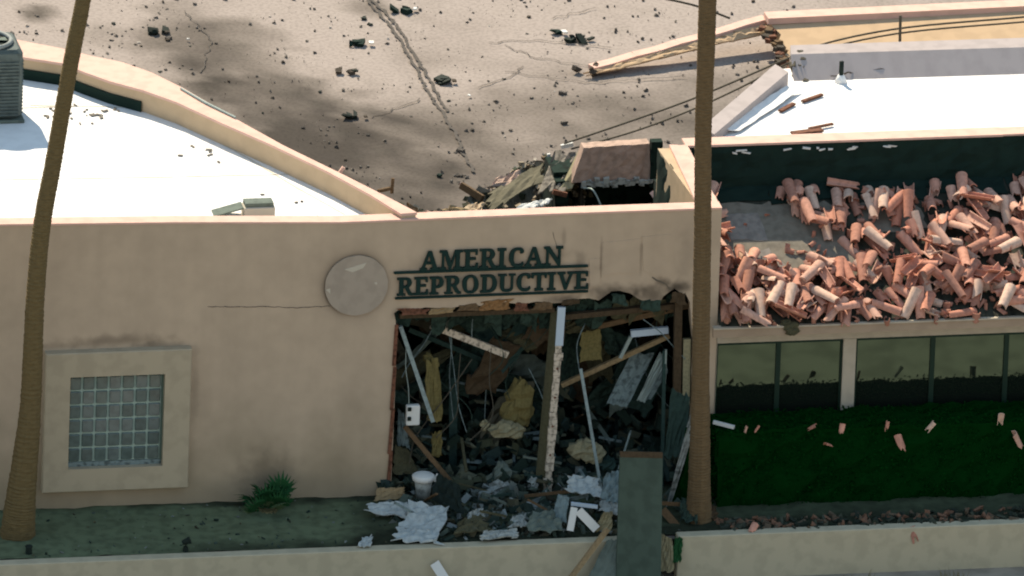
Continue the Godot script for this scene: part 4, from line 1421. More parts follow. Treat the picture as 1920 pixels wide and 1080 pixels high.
func build_roof_things() -> void:
	# air conditioner on the white roof
	var base: Vector3 = V(-6.89, 4.1, -5.663)
	var ac := thing("air_conditioner", "grey rooftop air conditioner with a round fan on top", "air conditioner", base)
	var hx := 0.49
	var hy: float = 1.113
	var st := mb()
	bbox(st, base + V(0, 0.04 + hy / 2, 0), V(hx * 2, hy - 0.04, 0.86), 0.05)
	part("casing", st, M.acbody, ac)
	st = mb()
	bbox(st, base + V(0, 0.025, 0), V(1.06, 0.05, 0.94), 0.01)
	part("base_pad", st, M.dull, ac)
	for k in 16:
		var y := 0.12 + (hy - 0.3) * k / 15.0
		st = mb()
		block(st, base + V(-hx + 0.06, y, 0.425), base + V(hx - 0.06, y + 0.022, 0.45))
		block(st, base + V(hx - 0.005, y, -0.37), base + V(hx + 0.02, y + 0.022, 0.37))
		part("louvre", st, M.acbody, ac)
	st = mb(true)
	var ring := []
	for k in 33:
		ring.append(base + V(cos(TAU * k / 32.0) * 0.37, hy + 0.05, sin(TAU * k / 32.0) * 0.37))
	tube(st, ring, [0.035], 8)
	part("fan_ring", st, M.actop, ac)
	st = mb()
	tube(st, [base + V(0, hy + 0.002, 0), base + V(0, hy + 0.03, 0)], [0.35], 28)
	part("fan_well", st, M.black, ac)
	st = mb()
	for k in 5:
		var a := TAU * k / 5.0
		var p := base + V(0, hy + 0.045, 0)
		var r := V(cos(a), 0, sin(a))
		var t := V(-sin(a), 0, cos(a))
		plate(st, p + r * 0.06 - t * 0.03, p + r * 0.3 - t * 0.1, p + r * 0.3 + t * 0.1 + V(0, 0.02, 0), p + r * 0.06 + t * 0.03 + V(0, 0.01, 0), 0.004)
	part("fan_blades", st, M.dull, ac)
	# box vent with a slanting lid by the front wall
	var v0: Vector3 = V(-3.621, 4.1, -0.906)
	var vent := thing("box_vent", "white box vent with a dark slot, tipped lid beside it", "roof vent", v0)
	st = mb()
	bbox(st, v0 + V(0, 0.12, 0), V(0.46, 0.22, 0.26), 0.01)
	part("vent_box", st, mat(0.5, 0.46, 0.38, 0.9), vent)
	st = mb()
	block(st, v0 + V(-0.21, 0.231, -0.12), v0 + V(0.21, 0.29, 0.1))
	part("vent_slot", st, M.dull, vent)
	st = mb()
	plate(st, v0 + V(-0.68, 0.12, 0.12), v0 + V(-0.24, 0.235, 0.12), v0 + V(-0.24, 0.245, -0.12), v0 + V(-0.68, 0.13, -0.12), 0.02)
	part("tipped_lid", st, M.dull, vent)
	st = mb()
	bbox(st, v0 + V(-0.42, 0.05, 0.02), V(0.34, 0.10, 0.2), 0.01)
	part("curb_block", st, M.membrane, vent)
	# pipe vents with flashing cones
	for q in [[V(-5.027, 4.1, -6.137), "dark vent pipe in a pale cone on the left white roof", 0.1], [V(6.035, 4.2, -5.447), "dark vent pipe in a pale cone on the right white roof", 0.0]]:
		var p := thing("vent_pipe", q[1], "vent pipe", q[0])
		st = mb(true)
		tube(st, [q[0], q[0] + V(q[2] * 0.5, 0.12, 0)], [0.1, 0.045], 14)
		part("flashing_cone", st, M.membrane, p)
		st = mb(true)
		tube(st, [q[0] + V(q[2] * 0.5, 0.08, 0), q[0] + V(q[2], 0.33, 0)], [0.035], 10)
		part("pipe", st, M.black, p)
	# charred boards on the right white roof
	for q in [[[V(4.842, 4.24, -3.28), V(5.325, 4.24, -3.391)], "charred board on the white roof edge above the tiles", 0.12], [[V(5.136, 4.24, -3.454), V(5.533, 4.24, -3.618)], "thin charred lath behind the board on the white roof", 0.05], [[V(4.863, 4.23, -4.253), V(5.133, 4.23, -4.544)], "short burnt stick by the swung parapet", 0.07], [[V(5.279, 4.23, -4.621), V(5.632, 4.23, -4.881)], "burnt stick lying in the parapet shade", 0.06]]:
		st = mb()
		bar(st, q[0][0], q[0][1], 0.03, q[2], Vector3.UP.cross(q[0][1] - q[0][0]).normalized())
		one("charred_board", st, M.redjamb, q[1], "board")
	for q in [[[V(-1.345, 4.273, -0.4), V(-1.117, 4.193, -0.5)], 0.12, M.rear_tan, "tan lump of plaster at the end of the bent rear wall"], [[V(-1.127, 4.184, -0.7), V(-0.847, 4.064, -0.9)], 0.09, M.coping, "pink broken cap lying past the bent rear wall"], [[V(-0.788, 3.847, -1.6), V(-0.459, 3.733, -1.8)], 0.08, M.ashgrey, "grey stick low behind the wall top"], [[V(-0.396, 3.503, -2.6), V(-0.122, 3.45, -2.6)], 0.07, M.rawwood, "pale tan stick low behind the wall top"], [[V(-1.458, 4.39, -0.5), V(-1.316, 4.33, -0.4)], 0.05, M.wood, "dark splinter on the end of the bent rear wall"]]:
		st = mb()
		sheet(st, q[0][0] - V(0, q[1], -0.05), q[0][1] - V(0, q[1], -0.05), q[0][1] + V(0, 0.01, -0.08), q[0][0] + V(0, 0.02, -0.08), 4, 3, 0.02, 0.25, 0.06)
		one("broken_edge", st, q[2], q[3], "debris")
	# rubble heap where the roof between the two buildings came down
	st = mb()
	var crest = [V(-0.524, 2.131, -6.5), V(0.006, 1.902, -6.6), V(0.533, 1.84, -6.8), V(1.093, 1.976, -7.2), V(1.691, 2.205, -7.6), V(2.053, 2.363, -7.6), V(2.342, 2.374, -7.2), V(2.37, 2.215, -6.6)]
	var rows := []
	for j in 8:
		var row := []
		for i in 36:
			var f := i / 35.0 * (crest.size() - 1)
			var k := int(min(f, crest.size() - 2))
			var c: Vector3 = crest[k].lerp(crest[k + 1], f - k)
			var d := (j - 3.0) / 3.0
			var y := maxf(c.y * (1.0 - absf(d) * 0.62), 0.0)
			row.append(V(c.x + rng.randfn(0, 0.05), y + rng.randfn(0, 0.05), c.z + d * 1.5 + rng.randfn(0, 0.06)))
		rows.append(row)
	for j in 7:
		for i in 35:
			quad(st, rows[j + 1][i], rows[j + 1][i + 1], rows[j][i + 1], rows[j][i])
	var heap := one("rubble_heap", st, mat(0.14, 0.125, 0.095, 1.0, M.ashgrey.albedo_texture, 1.2), "heap of broken roofing between the two buildings", "rubble")
	heap.set_meta("kind", "stuff")
	for q in [
		["roofing_sheet", [V(0.714, 2.255, -5.6), V(1.712, 2.519, -6.2), V(1.77, 2.546, -6.8), V(0.971, 2.283, -6.4)], M.olivesheet, "dark torn roofing sheet draped over the rubble heap", 0.03],
		["roofing_sheet", [V(1.599, 2.466, -5.9), V(1.98, 2.494, -5.9), V(2.413, 2.638, -6.9), V(1.988, 2.671, -6.9)], M.ashgrey, "grey crumpled sheet beside the hanging pink wall", 0.04],
		["white_shard", [V(0.997, 2.48, -5), V(1.366, 2.56, -5), V(1.517, 2.581, -5.2), V(1.219, 2.541, -5.2)], M.white, "longest white shard lying on the heap behind the wall", 0.02],
		["white_shard", [V(1.355, 2.505, -5.1), V(1.563, 2.566, -5.1), V(1.666, 2.571, -5.3), V(1.457, 2.528, -5.3)], M.white, "shorter white shard on the heap, right of the longest", 0.02],
		["plaster_slab", [V(0.268, 2.499, -5), V(0.535, 2.506, -5), V(0.647, 2.541, -5.3), V(0.389, 2.517, -5.3)], M.rear_tan, "tan plaster slab just behind the top of the wall", 0.03],
		["plaster_slab", [V(1.034, 2.113, -7), V(1.576, 2.221, -7), V(1.53, 2.302, -7.2), V(1.168, 2.161, -7.2)], M.pinkpanel, "pinkish plaster slab high on the rubble heap", 0.03],
		["orange_board", [V(-0.313, 2.479, -5), V(-0.007, 2.493, -5), V(0.096, 2.498, -5.2), V(-0.154, 2.473, -5.2)], M.rawwood, "orange broken board at the end of the bent rear wall", 0.02],
		["pale_lath", [V(-0.513, 2.697, -4.4), V(-0.254, 2.654, -4.4), V(-0.22, 2.674, -4.5), V(-0.447, 2.708, -4.5)], M.membrane, "pale lath at the end of the bent rear wall", 0.01]]:
		st = mb()
		sheet(st, q[1][0], q[1][1], q[1][2], q[1][3], 8, 5, q[4], 0.16, 0.02)
		one(q[0], st, q[2], q[3], "debris")
	for q in [[[V(0.665, 2.094, -7.2), V(0.938, 1.984, -6.9)], 0.10, M.wood, "dark plank with a lit edge leaning on the heap"], [[V(0.658, 2.101, -7.25), V(0.939, 1.991, -6.95)], 0.03, M.coping, "thin pink trim along the leaning dark plank"],
		[[V(-1.58, 4.321, -1.2), V(-1.571, 4.555, -1.2)], 0.045, M.wood, "upright brown stub on the bent rear wall"], [[V(-2.249, 4.375, -1.9), V(-2.173, 4.489, -1.9)], 0.05, M.coping, "pale splinter standing on the bent rear wall"],
		[[V(-1.828, 4.44, -1), V(-1.626, 4.436, -1.1)], 0.05, M.wood, "dark stick lying across the bent rear wall"], [[V(1.944, 2.627, -7), V(1.965, 2.506, -7)], 0.05, M.white, "white upright scrap at the top of the heap"],
		[[V(2.128, 2.731, -7), V(2.314, 2.767, -7)], 0.06, M.white, "white scrap at the end of the cables"], [[V(3.161, 2.646, -5.2), V(3.273, 2.505, -5)], 0.06, M.coping, "pale broken stick before the burnt doorway"],
		[[V(1.762, 2.518, -5.7), V(1.975, 2.459, -5.7)], 0.07, M.redjamb, "red brown block under the tan wall end"], [[V(3.191, 4.073, -2.9), V(3.287, 4.103, -2.9)], 0.12, M.white, "white lump on the side wall beside the palm trunk"]]:
		st = mb()
		bar(st, q[0][0], q[0][1], q[1], q[1] * 0.7)
		one("broken_stick", st, q[2], q[3], "debris")
	for k in 60:
		pass
	st = mb()
	chunk(st, Vector3.ZERO, V(1, 0.6, 0.8))
	var pick := [Color(0.36, 0.3, 0.22), Color(0.12, 0.11, 0.07), Color(0.05, 0.06, 0.04), Color(0.45, 0.4, 0.33), Color(0.2, 0.15, 0.1)]
	scatter("heap_litter", mesh_of(st, M.rubble), 900, func():
		var f := rng.randf() * (crest.size() - 1.001)
		var c: Vector3 = crest[int(f)].lerp(crest[int(f) + 1], f - int(f))
		var d := rng.randfn(0.2, 0.4)
		return [V(c.x + rng.randfn(0, 0.1), maxf(c.y * (1.0 - absf(d) * 0.62), 0) + rng.randf() * 0.05, c.z + d * 1.5), rng.randf_range(0.02, 0.11), pick[rng.randi() % 5]])


func build_breach() -> void:
	var st: SurfaceTool
	# straight members: [name, from, to, width, depth, material, label, category]
	for q in [
		["ceiling_batten", V(-1.071, 2.519, -0.45), V(0.097, 1.983, -0.5), 0.10, 0.05, M.gypwarm, "white speckled strip hanging slanted inside the opening", "debris"],
		["grey_pipe", V(-1.592, 2.638, -0.15), V(-1.066, 1.134, -0.1), 0.06, 0.06, M.palegrey, "pale grey pipe leaning inside the left edge of the opening", "pipe"],
		["slanted_rail", V(-1.314, 2.287, -0.9), V(0.126, 1.586, -1), 0.07, 0.05, M.tealdark, "dark rail slanting below the white speckled strip", "debris"],
		["cross_rail", V(-0.566, 1.355, -1.1), V(0.281, 1.153, -1.1), 0.03, 0.03, M.bluegrey, "thin bluish rail across the middle of the dark room", "debris"],
		["hanging_strip", V(-0.605, 1.463, -1), V(-0.584, 0.05, -0.9), 0.12, 0.04, M.tealdark, "dark bluish strip hanging in the middle of the room", "debris"],
		["timber_brace", V(-1.467, 1.035, -0.2), V(-0.685, 0.091, 0.05), 0.07, 0.05, M.wood, "brown timber slanting down over the white bucket", "board"],
		["broken_timber", V(0.943, 1.431, -0.6), V(2.479, 2.251, -0.35), 0.07, 0.06, M.rawwood, "long raw timber slanting behind the steel stud", "board"],
		["broken_timber", V(1.441, 2.385, -0.5), V(2.702, 2.771, -0.2), 0.08, 0.06, M.wood, "brown timber just under the right head of the opening", "board"],
		["light_fitting", V(1.891, 2.327, -0.3), V(2.449, 2.364, -0.3), 0.10, 0.07, M.bluewhite, "bluish white fitting hanging under the right head", "light fitting"],
		["fitting_arm", V(1.893, 2.276, -0.3), V(1.745, 1.946, -0.3), 0.05, 0.04, M.metal, "grey arm slanting down from the bluish fitting", "debris"],
		["steel_stud", V(1.096, 1.919, 0), V(1.464, -0.182, 0.35), 0.045, 0.035, M.palegrey, "thin pale steel stud leaning in the right bay", "stud"],
		["thin_stick", V(1.842, 0.992, 0.2), V(1.67, 0.411, 0.25), 0.025, 0.02, M.bluegrey, "thin bluish stick above the pile of papers", "debris"],
		["brown_post", V(2.542, 2.882, -0.1), V(2.573, 1.435, -0.1), 0.11, 0.1, M.charwood, "charred brown post at the right edge of the opening", "post"],
		["tan_stud", V(2.692, 2.289, -0.1), V(2.715, 1.261, -0.1), 0.11, 0.06, M.foam, "tan stud beside the upright palm trunk", "stud"],
		["dark_jamb", V(2.374, 2.097, -0.15), V(2.369, -0.377, 0.1), 0.05, 0.05, M.tealdark, "dark green upright bar right of the grey slab", "debris"],
		["pale_jamb", V(2.391, 2.124, -0.12), V(2.395, 1.586, -0.12), 0.025, 0.03, M.metal, "short pale metal upright at the right of the opening", "debris"],
		["white_offcut", V(0.702, 0.46, 1.807), V(0.627, 0.14, 1.924), 0.10, 0.03, M.white, "white upright offcut in the pile of papers", "debris"],
		["white_offcut", V(0.761, 0.42, 1.84), V(1.019, 0.16, 1.952), 0.13, 0.04, M.white, "white slanted offcut right of the upright one", "debris"],
		["white_offcut", V(0.684, 0.46, 1.657), V(1.059, 0.44, 1.773), 0.05, 0.04, M.bluewhite, "pale flat offcut above the two white offcuts", "debris"],
		["leaning_board", V(1.126, 0.254, 2.2), V(0.464, -0.398, 2.62), 0.07, 0.06, M.rawwood, "raw timber leaning over the low wall beside the slab", "board"],
		["white_plank", V(-1.439, -0.152, 2.24), V(-1.24, -0.458, 2.42), 0.14, 0.05, M.white, "short white plank leaning on the low wall", "board"],
		["brown_plank", V(2.113, 0.207, 1.4), V(2.371, -0.077, 1.6), 0.11, 0.08, M.wood, "brown plank at the foot of the upright palm", "board"],
		["white_strip", V(2.992, 1.237, 0.6), V(3.275, 1.2, 0.75), 0.045, 0.06, M.white, "white strip resting on the left end of the hedge", "debris"],
		["frame_bar", V(-0.441, 0.297, -0.6), V(0.339, 0.181, -0.6), 0.05, 0.05, M.bluegrey, "flat bluish bar low in the middle of the room", "debris"],
		["gutter_end", V(-0.192, 0.428, -0.8), V(0.395, 0.371, -0.8), 0.04, 0.05, M.tealdark, "dark green bar over the low bluish bar", "debris"],
		["frame_bar", V(0.295, 0.397, -0.7), V(0.249, -0.229, -0.6), 0.04, 0.04, M.bluegrey, "upright bluish leg at the right of the low bars", "debris"]]:
		st = mb()
		bar(st, q[1], q[2], q[3], q[4])
		one(q[0], st, q[5], q[6], q[7])
	# the big leaning post: olive boxing with a torn pale face and a bluish top
	var p := thing("leaning_post", "leaning post with torn pale face and olive side dividing the opening", "post", V(0.539, -0.243, 0.1))
	st = mb()
	plate(st, V(0.451, -0.254, 0.02), V(0.607, -0.238, 0.12), V(0.724, 2.841, -0.02), V(0.642, 2.781, -0.12), 0.06)
	part("boxing", st, M.insul_dark, p)
	st = mb()
	for k in 22:
		var a: Vector3 = V(0.626, -0.197, 0.14).lerp(V(0.756, 2.302, 0), k / 22.0)
		var b: Vector3 = V(0.626, -0.197, 0.14).lerp(V(0.756, 2.302, 0), (k + 1) / 22.0 - 0.002)
		bar(st, a + V(rng.randfn(0, 0.006), 0, 0), b + V(rng.randfn(0, 0.006), 0, 0), 0.115 + rng.randf_range(-0.03, 0.02), 0.05)
	part("torn_face", st, M.gypwarm, p)
	st = mb()
	bar(st, V(0.756, 2.302, 0), V(0.78, 2.894, -0.03), 0.115, 0.06)
	part("metal_head", st, M.bluewhite, p)
	st = mb()
	for k in 5:
		lump(st, V(0.625, -0.101, 0.17).lerp(V(0.752, 2.23, 0.03), 0.12 + k * 0.19), V(0.016, 0.02, 0.01), 0.1, 6, 4)
	part("bolt_hole", st, M.redjamb, p)
	# torn sheets: [name, corners, material, dent, tear, label, category]
	for q in [
		["insulation_slab", [V(-1.108, 1.085, -0.25), V(-0.876, 1.09, -0.3), V(-0.951, 1.979, -0.4), V(-1.168, 2.007, -0.35)], M.insul, 0.02, 0.12, "olive insulation slab standing right of the grey pipe", "insulation"],
		["insulation_slab", [V(-1.031, 0.49, -0.3), V(-0.872, 0.5, -0.3), V(-0.875, 0.885, -0.35), V(-1.018, 0.84, -0.35)], M.insul, 0.02, 0.15, "short amber insulation slab below the olive one", "insulation"],
		["olive_panel", [V(1.197, 1.822, -0.5), V(1.516, 1.843, -0.5), V(1.492, 2.33, -0.55), V(1.191, 2.274, -0.55)], M.insul, 0.01, 0.1, "olive panel hanging at the top of the right bay", "insulation"],
		["ceiling_panel", [V(1.606, 1.149, -0.5), V(1.913, 1.069, -0.5), V(2.319, 1.874, -0.6), V(1.982, 1.904, -0.6)], M.bluegrey, 0.01, 0.06, "blue grey ceiling panel dangling in the right bay", "panel"],
		["louvre_panel", [V(2.058, 1.201, -0.45), V(2.172, 1.163, -0.45), V(2.494, 1.805, -0.5), V(2.377, 1.944, -0.5)], M.metal, 0.01, 0.04, "narrow slatted panel dangling right of the blue grey one", "panel"],
		["louvre_panel", [V(2.196, 1.224, -0.42), V(2.26, 1.222, -0.42), V(2.506, 1.638, -0.45), V(2.469, 1.792, -0.45)], M.bluegrey, 0.01, 0.04, "narrowest slatted panel, at the edge of the right bay", "panel"],
		["plaster_board", [V(-1.638, 0.34, -0.1), V(-1.218, 0.267, -0.2), V(-1.351, 0.581, -0.4), V(-1.581, 0.714, -0.3)], M.insul_dark, 0.02, 0.1, "dull brown board behind the white bucket", "board"],
		["plaster_board", [V(-1.509, 0.633, -0.5), V(-1.315, 0.557, -0.5), V(-1.393, 1.061, -0.6), V(-1.492, 1.149, -0.6)], M.bluegrey, 0.02, 0.1, "grey board under the electrical box", "board"],
		["plywood_offcut", [V(-2.012, 0.12, 0.413), V(-1.566, 0.14, 0.403), V(-1.547, 0.3, 0.363), V(-1.931, 0.27, 0.29)], M.rawwood, 0.01, 0.1, "tan plywood offcut at the left foot of the opening", "board"],
		["black_sheet", [V(-1.193, 0.2, 0.615), V(-0.807, 0.16, 1.191), V(-0.838, 0.46, 0.713), V(-1.061, 0.5, 0.365)], M.black, 0.03, 0.08, "black sheet with a pale edge leaning right of the bucket", "debris"],
		["crumpled_sheet", [V(-1.823, 0.12, 1.451), V(-1.354, 0.1, 1.998), V(-1.035, 0.25, 1.119), V(-1.583, 0.34, 0.971)], M.paper, 0.03, 0.12, "large crumpled white sheet at the left of the debris", "sheet"],
		["crumpled_sheet", [V(-2.201, 0.14, 0.827), V(-1.667, 0.15, 1.204), V(-1.541, 0.24, 0.765), V(-2.135, 0.18, 0.637)], M.paper, 0.025, 0.16, "long torn white sheet left of the largest one", "sheet"],
		["crumpled_sheet", [V(-1.978, 0.12, 1.942), V(-1.339, 0.1, 2.084), V(-1.438, 0.16, 1.676), V(-1.851, 0.16, 1.591)], M.paper, 0.03, 0.25, "ragged white scraps in front of the largest sheet", "sheet"],
		["crumpled_sheet", [V(-2.543, 0.1, 2.044), V(-2.379, 0.1, 2.103), V(-2.266, 0.12, 1.743), V(-2.429, 0.12, 1.811)], M.paper, 0.02, 0.2, "small white scrap alone on the bed by the low wall", "sheet"],
		["plaster_piece", [V(-0.82, 0.2, 1.503), V(-0.547, 0.2, 1.488), V(-0.557, 0.3, 1.273), V(-0.752, 0.3, 1.38)], M.gyp, 0.02, 0.15, "pale plaster piece in the middle of the rubble", "debris"],
		["plaster_piece", [V(-1.044, 0.15, 1.861), V(-0.542, 0.15, 1.807), V(-0.592, 0.26, 1.423), V(-0.986, 0.22, 1.621)], M.insul_dark, 0.03, 0.2, "brown flat piece in front of the pale plaster", "debris"],
		["plaster_piece", [V(-0.726, 0.12, 2.072), V(-0.158, 0.12, 2.004), V(-0.163, 0.17, 1.812), V(-0.634, 0.17, 1.869)], M.gyp, 0.02, 0.2, "grey plaster strip along the low wall", "debris"],
		["plaster_piece", [V(0.002, 0.16, 1.868), V(0.536, 0.15, 1.982), V(0.454, 0.32, 1.555), V(0.118, 0.32, 1.563)], M.dull, 0.03, 0.18, "grey torn slab at the foot of the leaning post", "debris"],
		["plaster_piece", [V(-0.235, 0.16, 1.695), V(0.038, 0.16, 1.681), V(0.06, 0.22, 1.39), V(-0.139, 0.22, 1.433)], M.gyp, 0.02, 0.2, "small pale slab left of the leaning post", "debris"],
		["grey_board", [V(0.404, 0.2, 1.587), V(0.601, 0.18, 1.726), V(0.676, 0.5, 1.524), V(0.542, 0.52, 1.391)], M.bluegrey, 0.01, 0.08, "grey board upright at the left of the paper pile", "board"],
		["paper_pile", [V(0.727, 0.42, 1.029), V(1.21, 0.42, 1.334), V(1.221, 0.56, 0.923), V(0.815, 0.56, 0.796)], M.paper, 0.03, 0.14, "grey white papers in a slumped pile", "paper"],
		["paper_pile", [V(1.181, 0.4, 1.323), V(1.441, 0.36, 1.546), V(1.525, 0.7, 1.053), V(1.314, 0.7, 1.074)], M.bluegrey, 0.03, 0.12, "bluish papers beside the grey slab", "paper"],
		["paper_pile", [V(1.135, 0.3, 1.575), V(1.427, 0.26, 1.717), V(1.471, 0.38, 1.387), V(1.207, 0.38, 1.275)], M.gyp, 0.02, 0.12, "pale board below the bluish papers", "board"],
		["tan_scrap", [V(1.004, 0.12, 1.871), V(1.214, 0.12, 2.019), V(1.251, 0.42, 1.933), V(1.103, 0.42, 1.96)], M.foam, 0.015, 0.12, "tan scrap against the left edge of the grey slab", "debris"],
		["jagged_board", [V(2.256, 0.049, 0.95), V(2.347, 0.171, 0.95), V(2.693, 1.433, 0.9), V(2.578, 1.505, 0.9)], M.gyp, 0.02, 0.05, "jagged grey panel leaning on the upright palm trunk", "panel"],
		["jagged_board", [V(2.226, 0.791, 0.8), V(2.511, 0.799, 0.85), V(2.589, 1.743, 0.8), V(2.297, 1.864, 0.8)], M.tealdark, 0.02, 0.08, "dark green board behind the jagged grey panel", "panel"],
		["jagged_board", [V(2.345, 0.067, 0.9), V(2.714, -0.077, 1), V(2.688, 1.148, 0.9), V(2.521, 1.323, 0.9)], M.hedgecore, 0.03, 0.1, "black green sheet behind the trunk of the upright palm", "panel"],
		["leaning_sheet", [V(0.745, -0.492, 2.5), V(1.281, -0.474, 2.6), V(1.313, 0.09, 2.25), V(1.132, 0.095, 2.2)], M.dull, 0.01, 0.06, "grey green sheet between the raw timber and the grey slab", "board"],
		["torn_insulation", [V(1.946, -0.426, 2.2), V(2.117, -0.427, 2.3), V(2.104, 0.046, 2.2), V(1.93, 0.123, 2.1)], M.foam, 0.02, 0.08, "yellowish insulation strip at the right of the grey slab", "insulation"],
		["dark_scrap", [V(2.321, 0.1, 1.575), V(2.578, 0.1, 1.729), V(2.597, 0.35, 1.428), V(2.41, 0.35, 1.323)], M.greendark, 0.03, 0.2, "dark scrap slumped against the foot of the upright palm", "debris"],
		["dark_scrap", [V(2.66, 0.08, 1.56), V(2.919, 0.08, 1.544), V(2.921, 0.22, 1.345), V(2.725, 0.22, 1.368)], M.charwood, 0.03, 0.2, "brown dark scrap right of the foot of the upright palm", "debris"],
		["torn_insulation", [V(2.096, -0.275, 2.3), V(2.223, -0.263, 2.3), V(2.272, 0.061, 2.15), V(2.145, 0.067, 2.15)], M.leaf, 0.02, 0.2, "green torn scrap between insulation and low wall", "debris"]]:
		st = mb()
		sheet(st, q[1][0], q[1][1], q[1][2], q[1][3], 9, 7, q[3], q[4], 0.015)
		one(q[0], st, q[2], q[5], q[6])
	# upright grey slab, a door leaf leaning on the low wall
	var d := thing("door_slab", "tall grey green slab standing on end before the right bay", "panel", V(1.593, -0.443, 2.5))
	st = mb()
	plate(st, V(1.2, -0.547, 2.62), V(1.869, -0.575, 2.62), V(1.941, 1.361, 2.05), V(1.304, 1.403, 2.05), 0.045)
	part("leaf", st, M.doorgrey, d)
	st = mb()
	plate(st, V(1.301, 1.33, 2.076), V(1.938, 1.287, 2.076), V(1.94, 1.37, 2.052), V(1.303, 1.412, 2.052), 0.052)
	part("raw_edge", st, M.charwood, d)
	# electrical box hanging on wires
	var eb := thing("electrical_box", "white electrical box with two sockets hanging on wires", "electrical box", V(-1.368, 1.087, -0.1))
	st = mb()
	bbox(st, V(-1.373, 1.255, -0.1), V(0.2, 0.31, 0.1), 0.012)
	part("box", st, M.white, eb)
	for y in [760, 778]:
		st = mb()
		bbox(st, V(-1.434, 1.283, -0.035) + V(0, (770 - y) / 119.6, 0), V(0.055, 0.06, 0.03), 0.006)
		part("socket", st, M.black, eb)
	st = mb(true)
	tube(st, Curve_pts([V(-1.49, 2.416, -0.15), V(-1.498, 2.008, -0.12), V(-1.451, 1.678, -0.1), V(-1.434, 1.409, -0.1)]), [0.008], 5)
	part("wire", st, M.metal, eb)
	# white bucket
	var bp: Vector3 = V(-1.242, 0.063, 0.22)
	var bk := thing("bucket", "white bucket with a thick rim under the leaning timber", "bucket", bp)
	st = mb(true)
	tube(st, [bp, bp + V(0, 0.3, 0)], [0.10, 0.135], 18)
	part("body", st, M.gyp, bk)
	st = mb(true)
	tube(st, [bp + V(0, 0.27, 0), bp + V(0, 0.29, 0), bp + V(0, 0.35, 0), bp + V(0, 0.37, 0)], [0.14, 0.165, 0.17, 0.145], 18)
	part("rim", st, M.white, bk)
	st = mb()
	bar(st, bp + V(0.15, 0.28, 0.05), bp + V(0.215, 0.38, 0.05), 0.05, 0.04)
	part("spout", st, M.white, bk)
	# clumps of insulation
	for q in [
		[[V(0.345, 1.247, -0.7), V(0.411, 0.95, -0.7), V(0.252, 0.939, -0.7)], V(0.19, 0.24, 0.15), M.insul, "largest tan insulation clump left of the leaning post"],
		[[V(0.082, 0.813, -0.5), V(0.219, 0.783, -0.5)], V(0.21, 0.13, 0.15), M.foam, "pale insulation clump below the largest one"],
		[[V(-0.188, 0.844, -0.6)], V(0.09, 0.1, 0.08), M.foam, "small tan insulation clump in the middle of the room"],
		[[V(-1.091, 1.979, -0.5), V(-0.993, 1.891, -0.5)], V(0.09, 0.1, 0.08), M.insul, "olive insulation tuft above the olive slab"],
		[[V(1.211, 0.604, -0.1), V(1.326, 0.541, -0.1)], V(0.2, 0.14, 0.16), M.foam, "domed tan clump above the paper pile"],
		[[V(0.224, 2.126, -0.9), V(0.411, 2.052, -0.9), V(0.196, 1.895, -1)], V(0.26, 0.16, 0.2), M.insul_dark, "dark brown clump hanging under the left head"],
		[[V(1.123, 2.312, -0.7), V(0.958, 2.444, -0.7)], V(0.17, 0.12, 0.12), M.insul_dark, "dark brown clump at the head of the right bay"],
		[[V(-0.073, 0.145, 0.1), V(-0.228, 0.061, 0.3)], V(0.14, 0.1, 0.12), M.gyp, "pale lump in the rubble under the bluish leg"],
		[[V(0.421, 0.167, 0.1), V(0.392, -0.003, 0.2)], V(0.09, 0.12, 0.1), M.gyp, "pale lump against the foot of the leaning post"],
		[[V(1.556, 0.363, -0.1)], V(0.16, 0.12, 0.14), M.tealdark, "dark bluish lump above the bluish papers"],
		[[V(-0.02, 0.314, 0), V(-0.056, 0.189, 0)], V(0.16, 0.18, 0.12), M.dull, "grey brown sack under the low bluish bar"],
		[[V(4.089, 2.605, 0.25), V(4.16, 2.571, 0.3), V(4.188, 2.514, 0.33), V(4.132, 2.581, 0.28)], V(0.13, 0.08, 0.06), M.insul_dark, "brown dead clump hanging over the eaves"]]:
		st = mb()
		for c in q[0]:
			lump(st, c, q[1] * rng.randf_range(0.7, 1.05), 0.34, 12, 8)
		one("insulation_clump" if q[2] != M.gyp else "plaster_lump", st, q[2], q[3], "debris")
	# loose wires in the dark
	for q in [[[V(-0.773, 2.55, -0.6), V(-0.727, 2.128, -0.6), V(-0.701, 1.545, -0.8), V(-0.622, 0.867, -0.8)], "wire hanging in the left of the dark room"], [[V(-0.443, 2.618, -0.5), V(-0.449, 2.307, -0.5), V(-0.404, 2.154, -0.5)], "short wire hanging over the speckled strip"], [[V(-0.104, 1.317, -1), V(-0.106, 0.684, -1), V(-0.047, 0.344, -1)], "wire hanging below the thin bluish rail"], [[V(1.177, 2.544, -0.2), V(1.069, 2.213, -0.2), V(1.103, 1.83, -0.1)], "pale wire above the steel stud"]]:
		st = mb(true)
		tube(st, Curve_pts(q[0]), [0.009], 5)
		one("loose_wire", st, M.bluegrey, q[1], "wire")


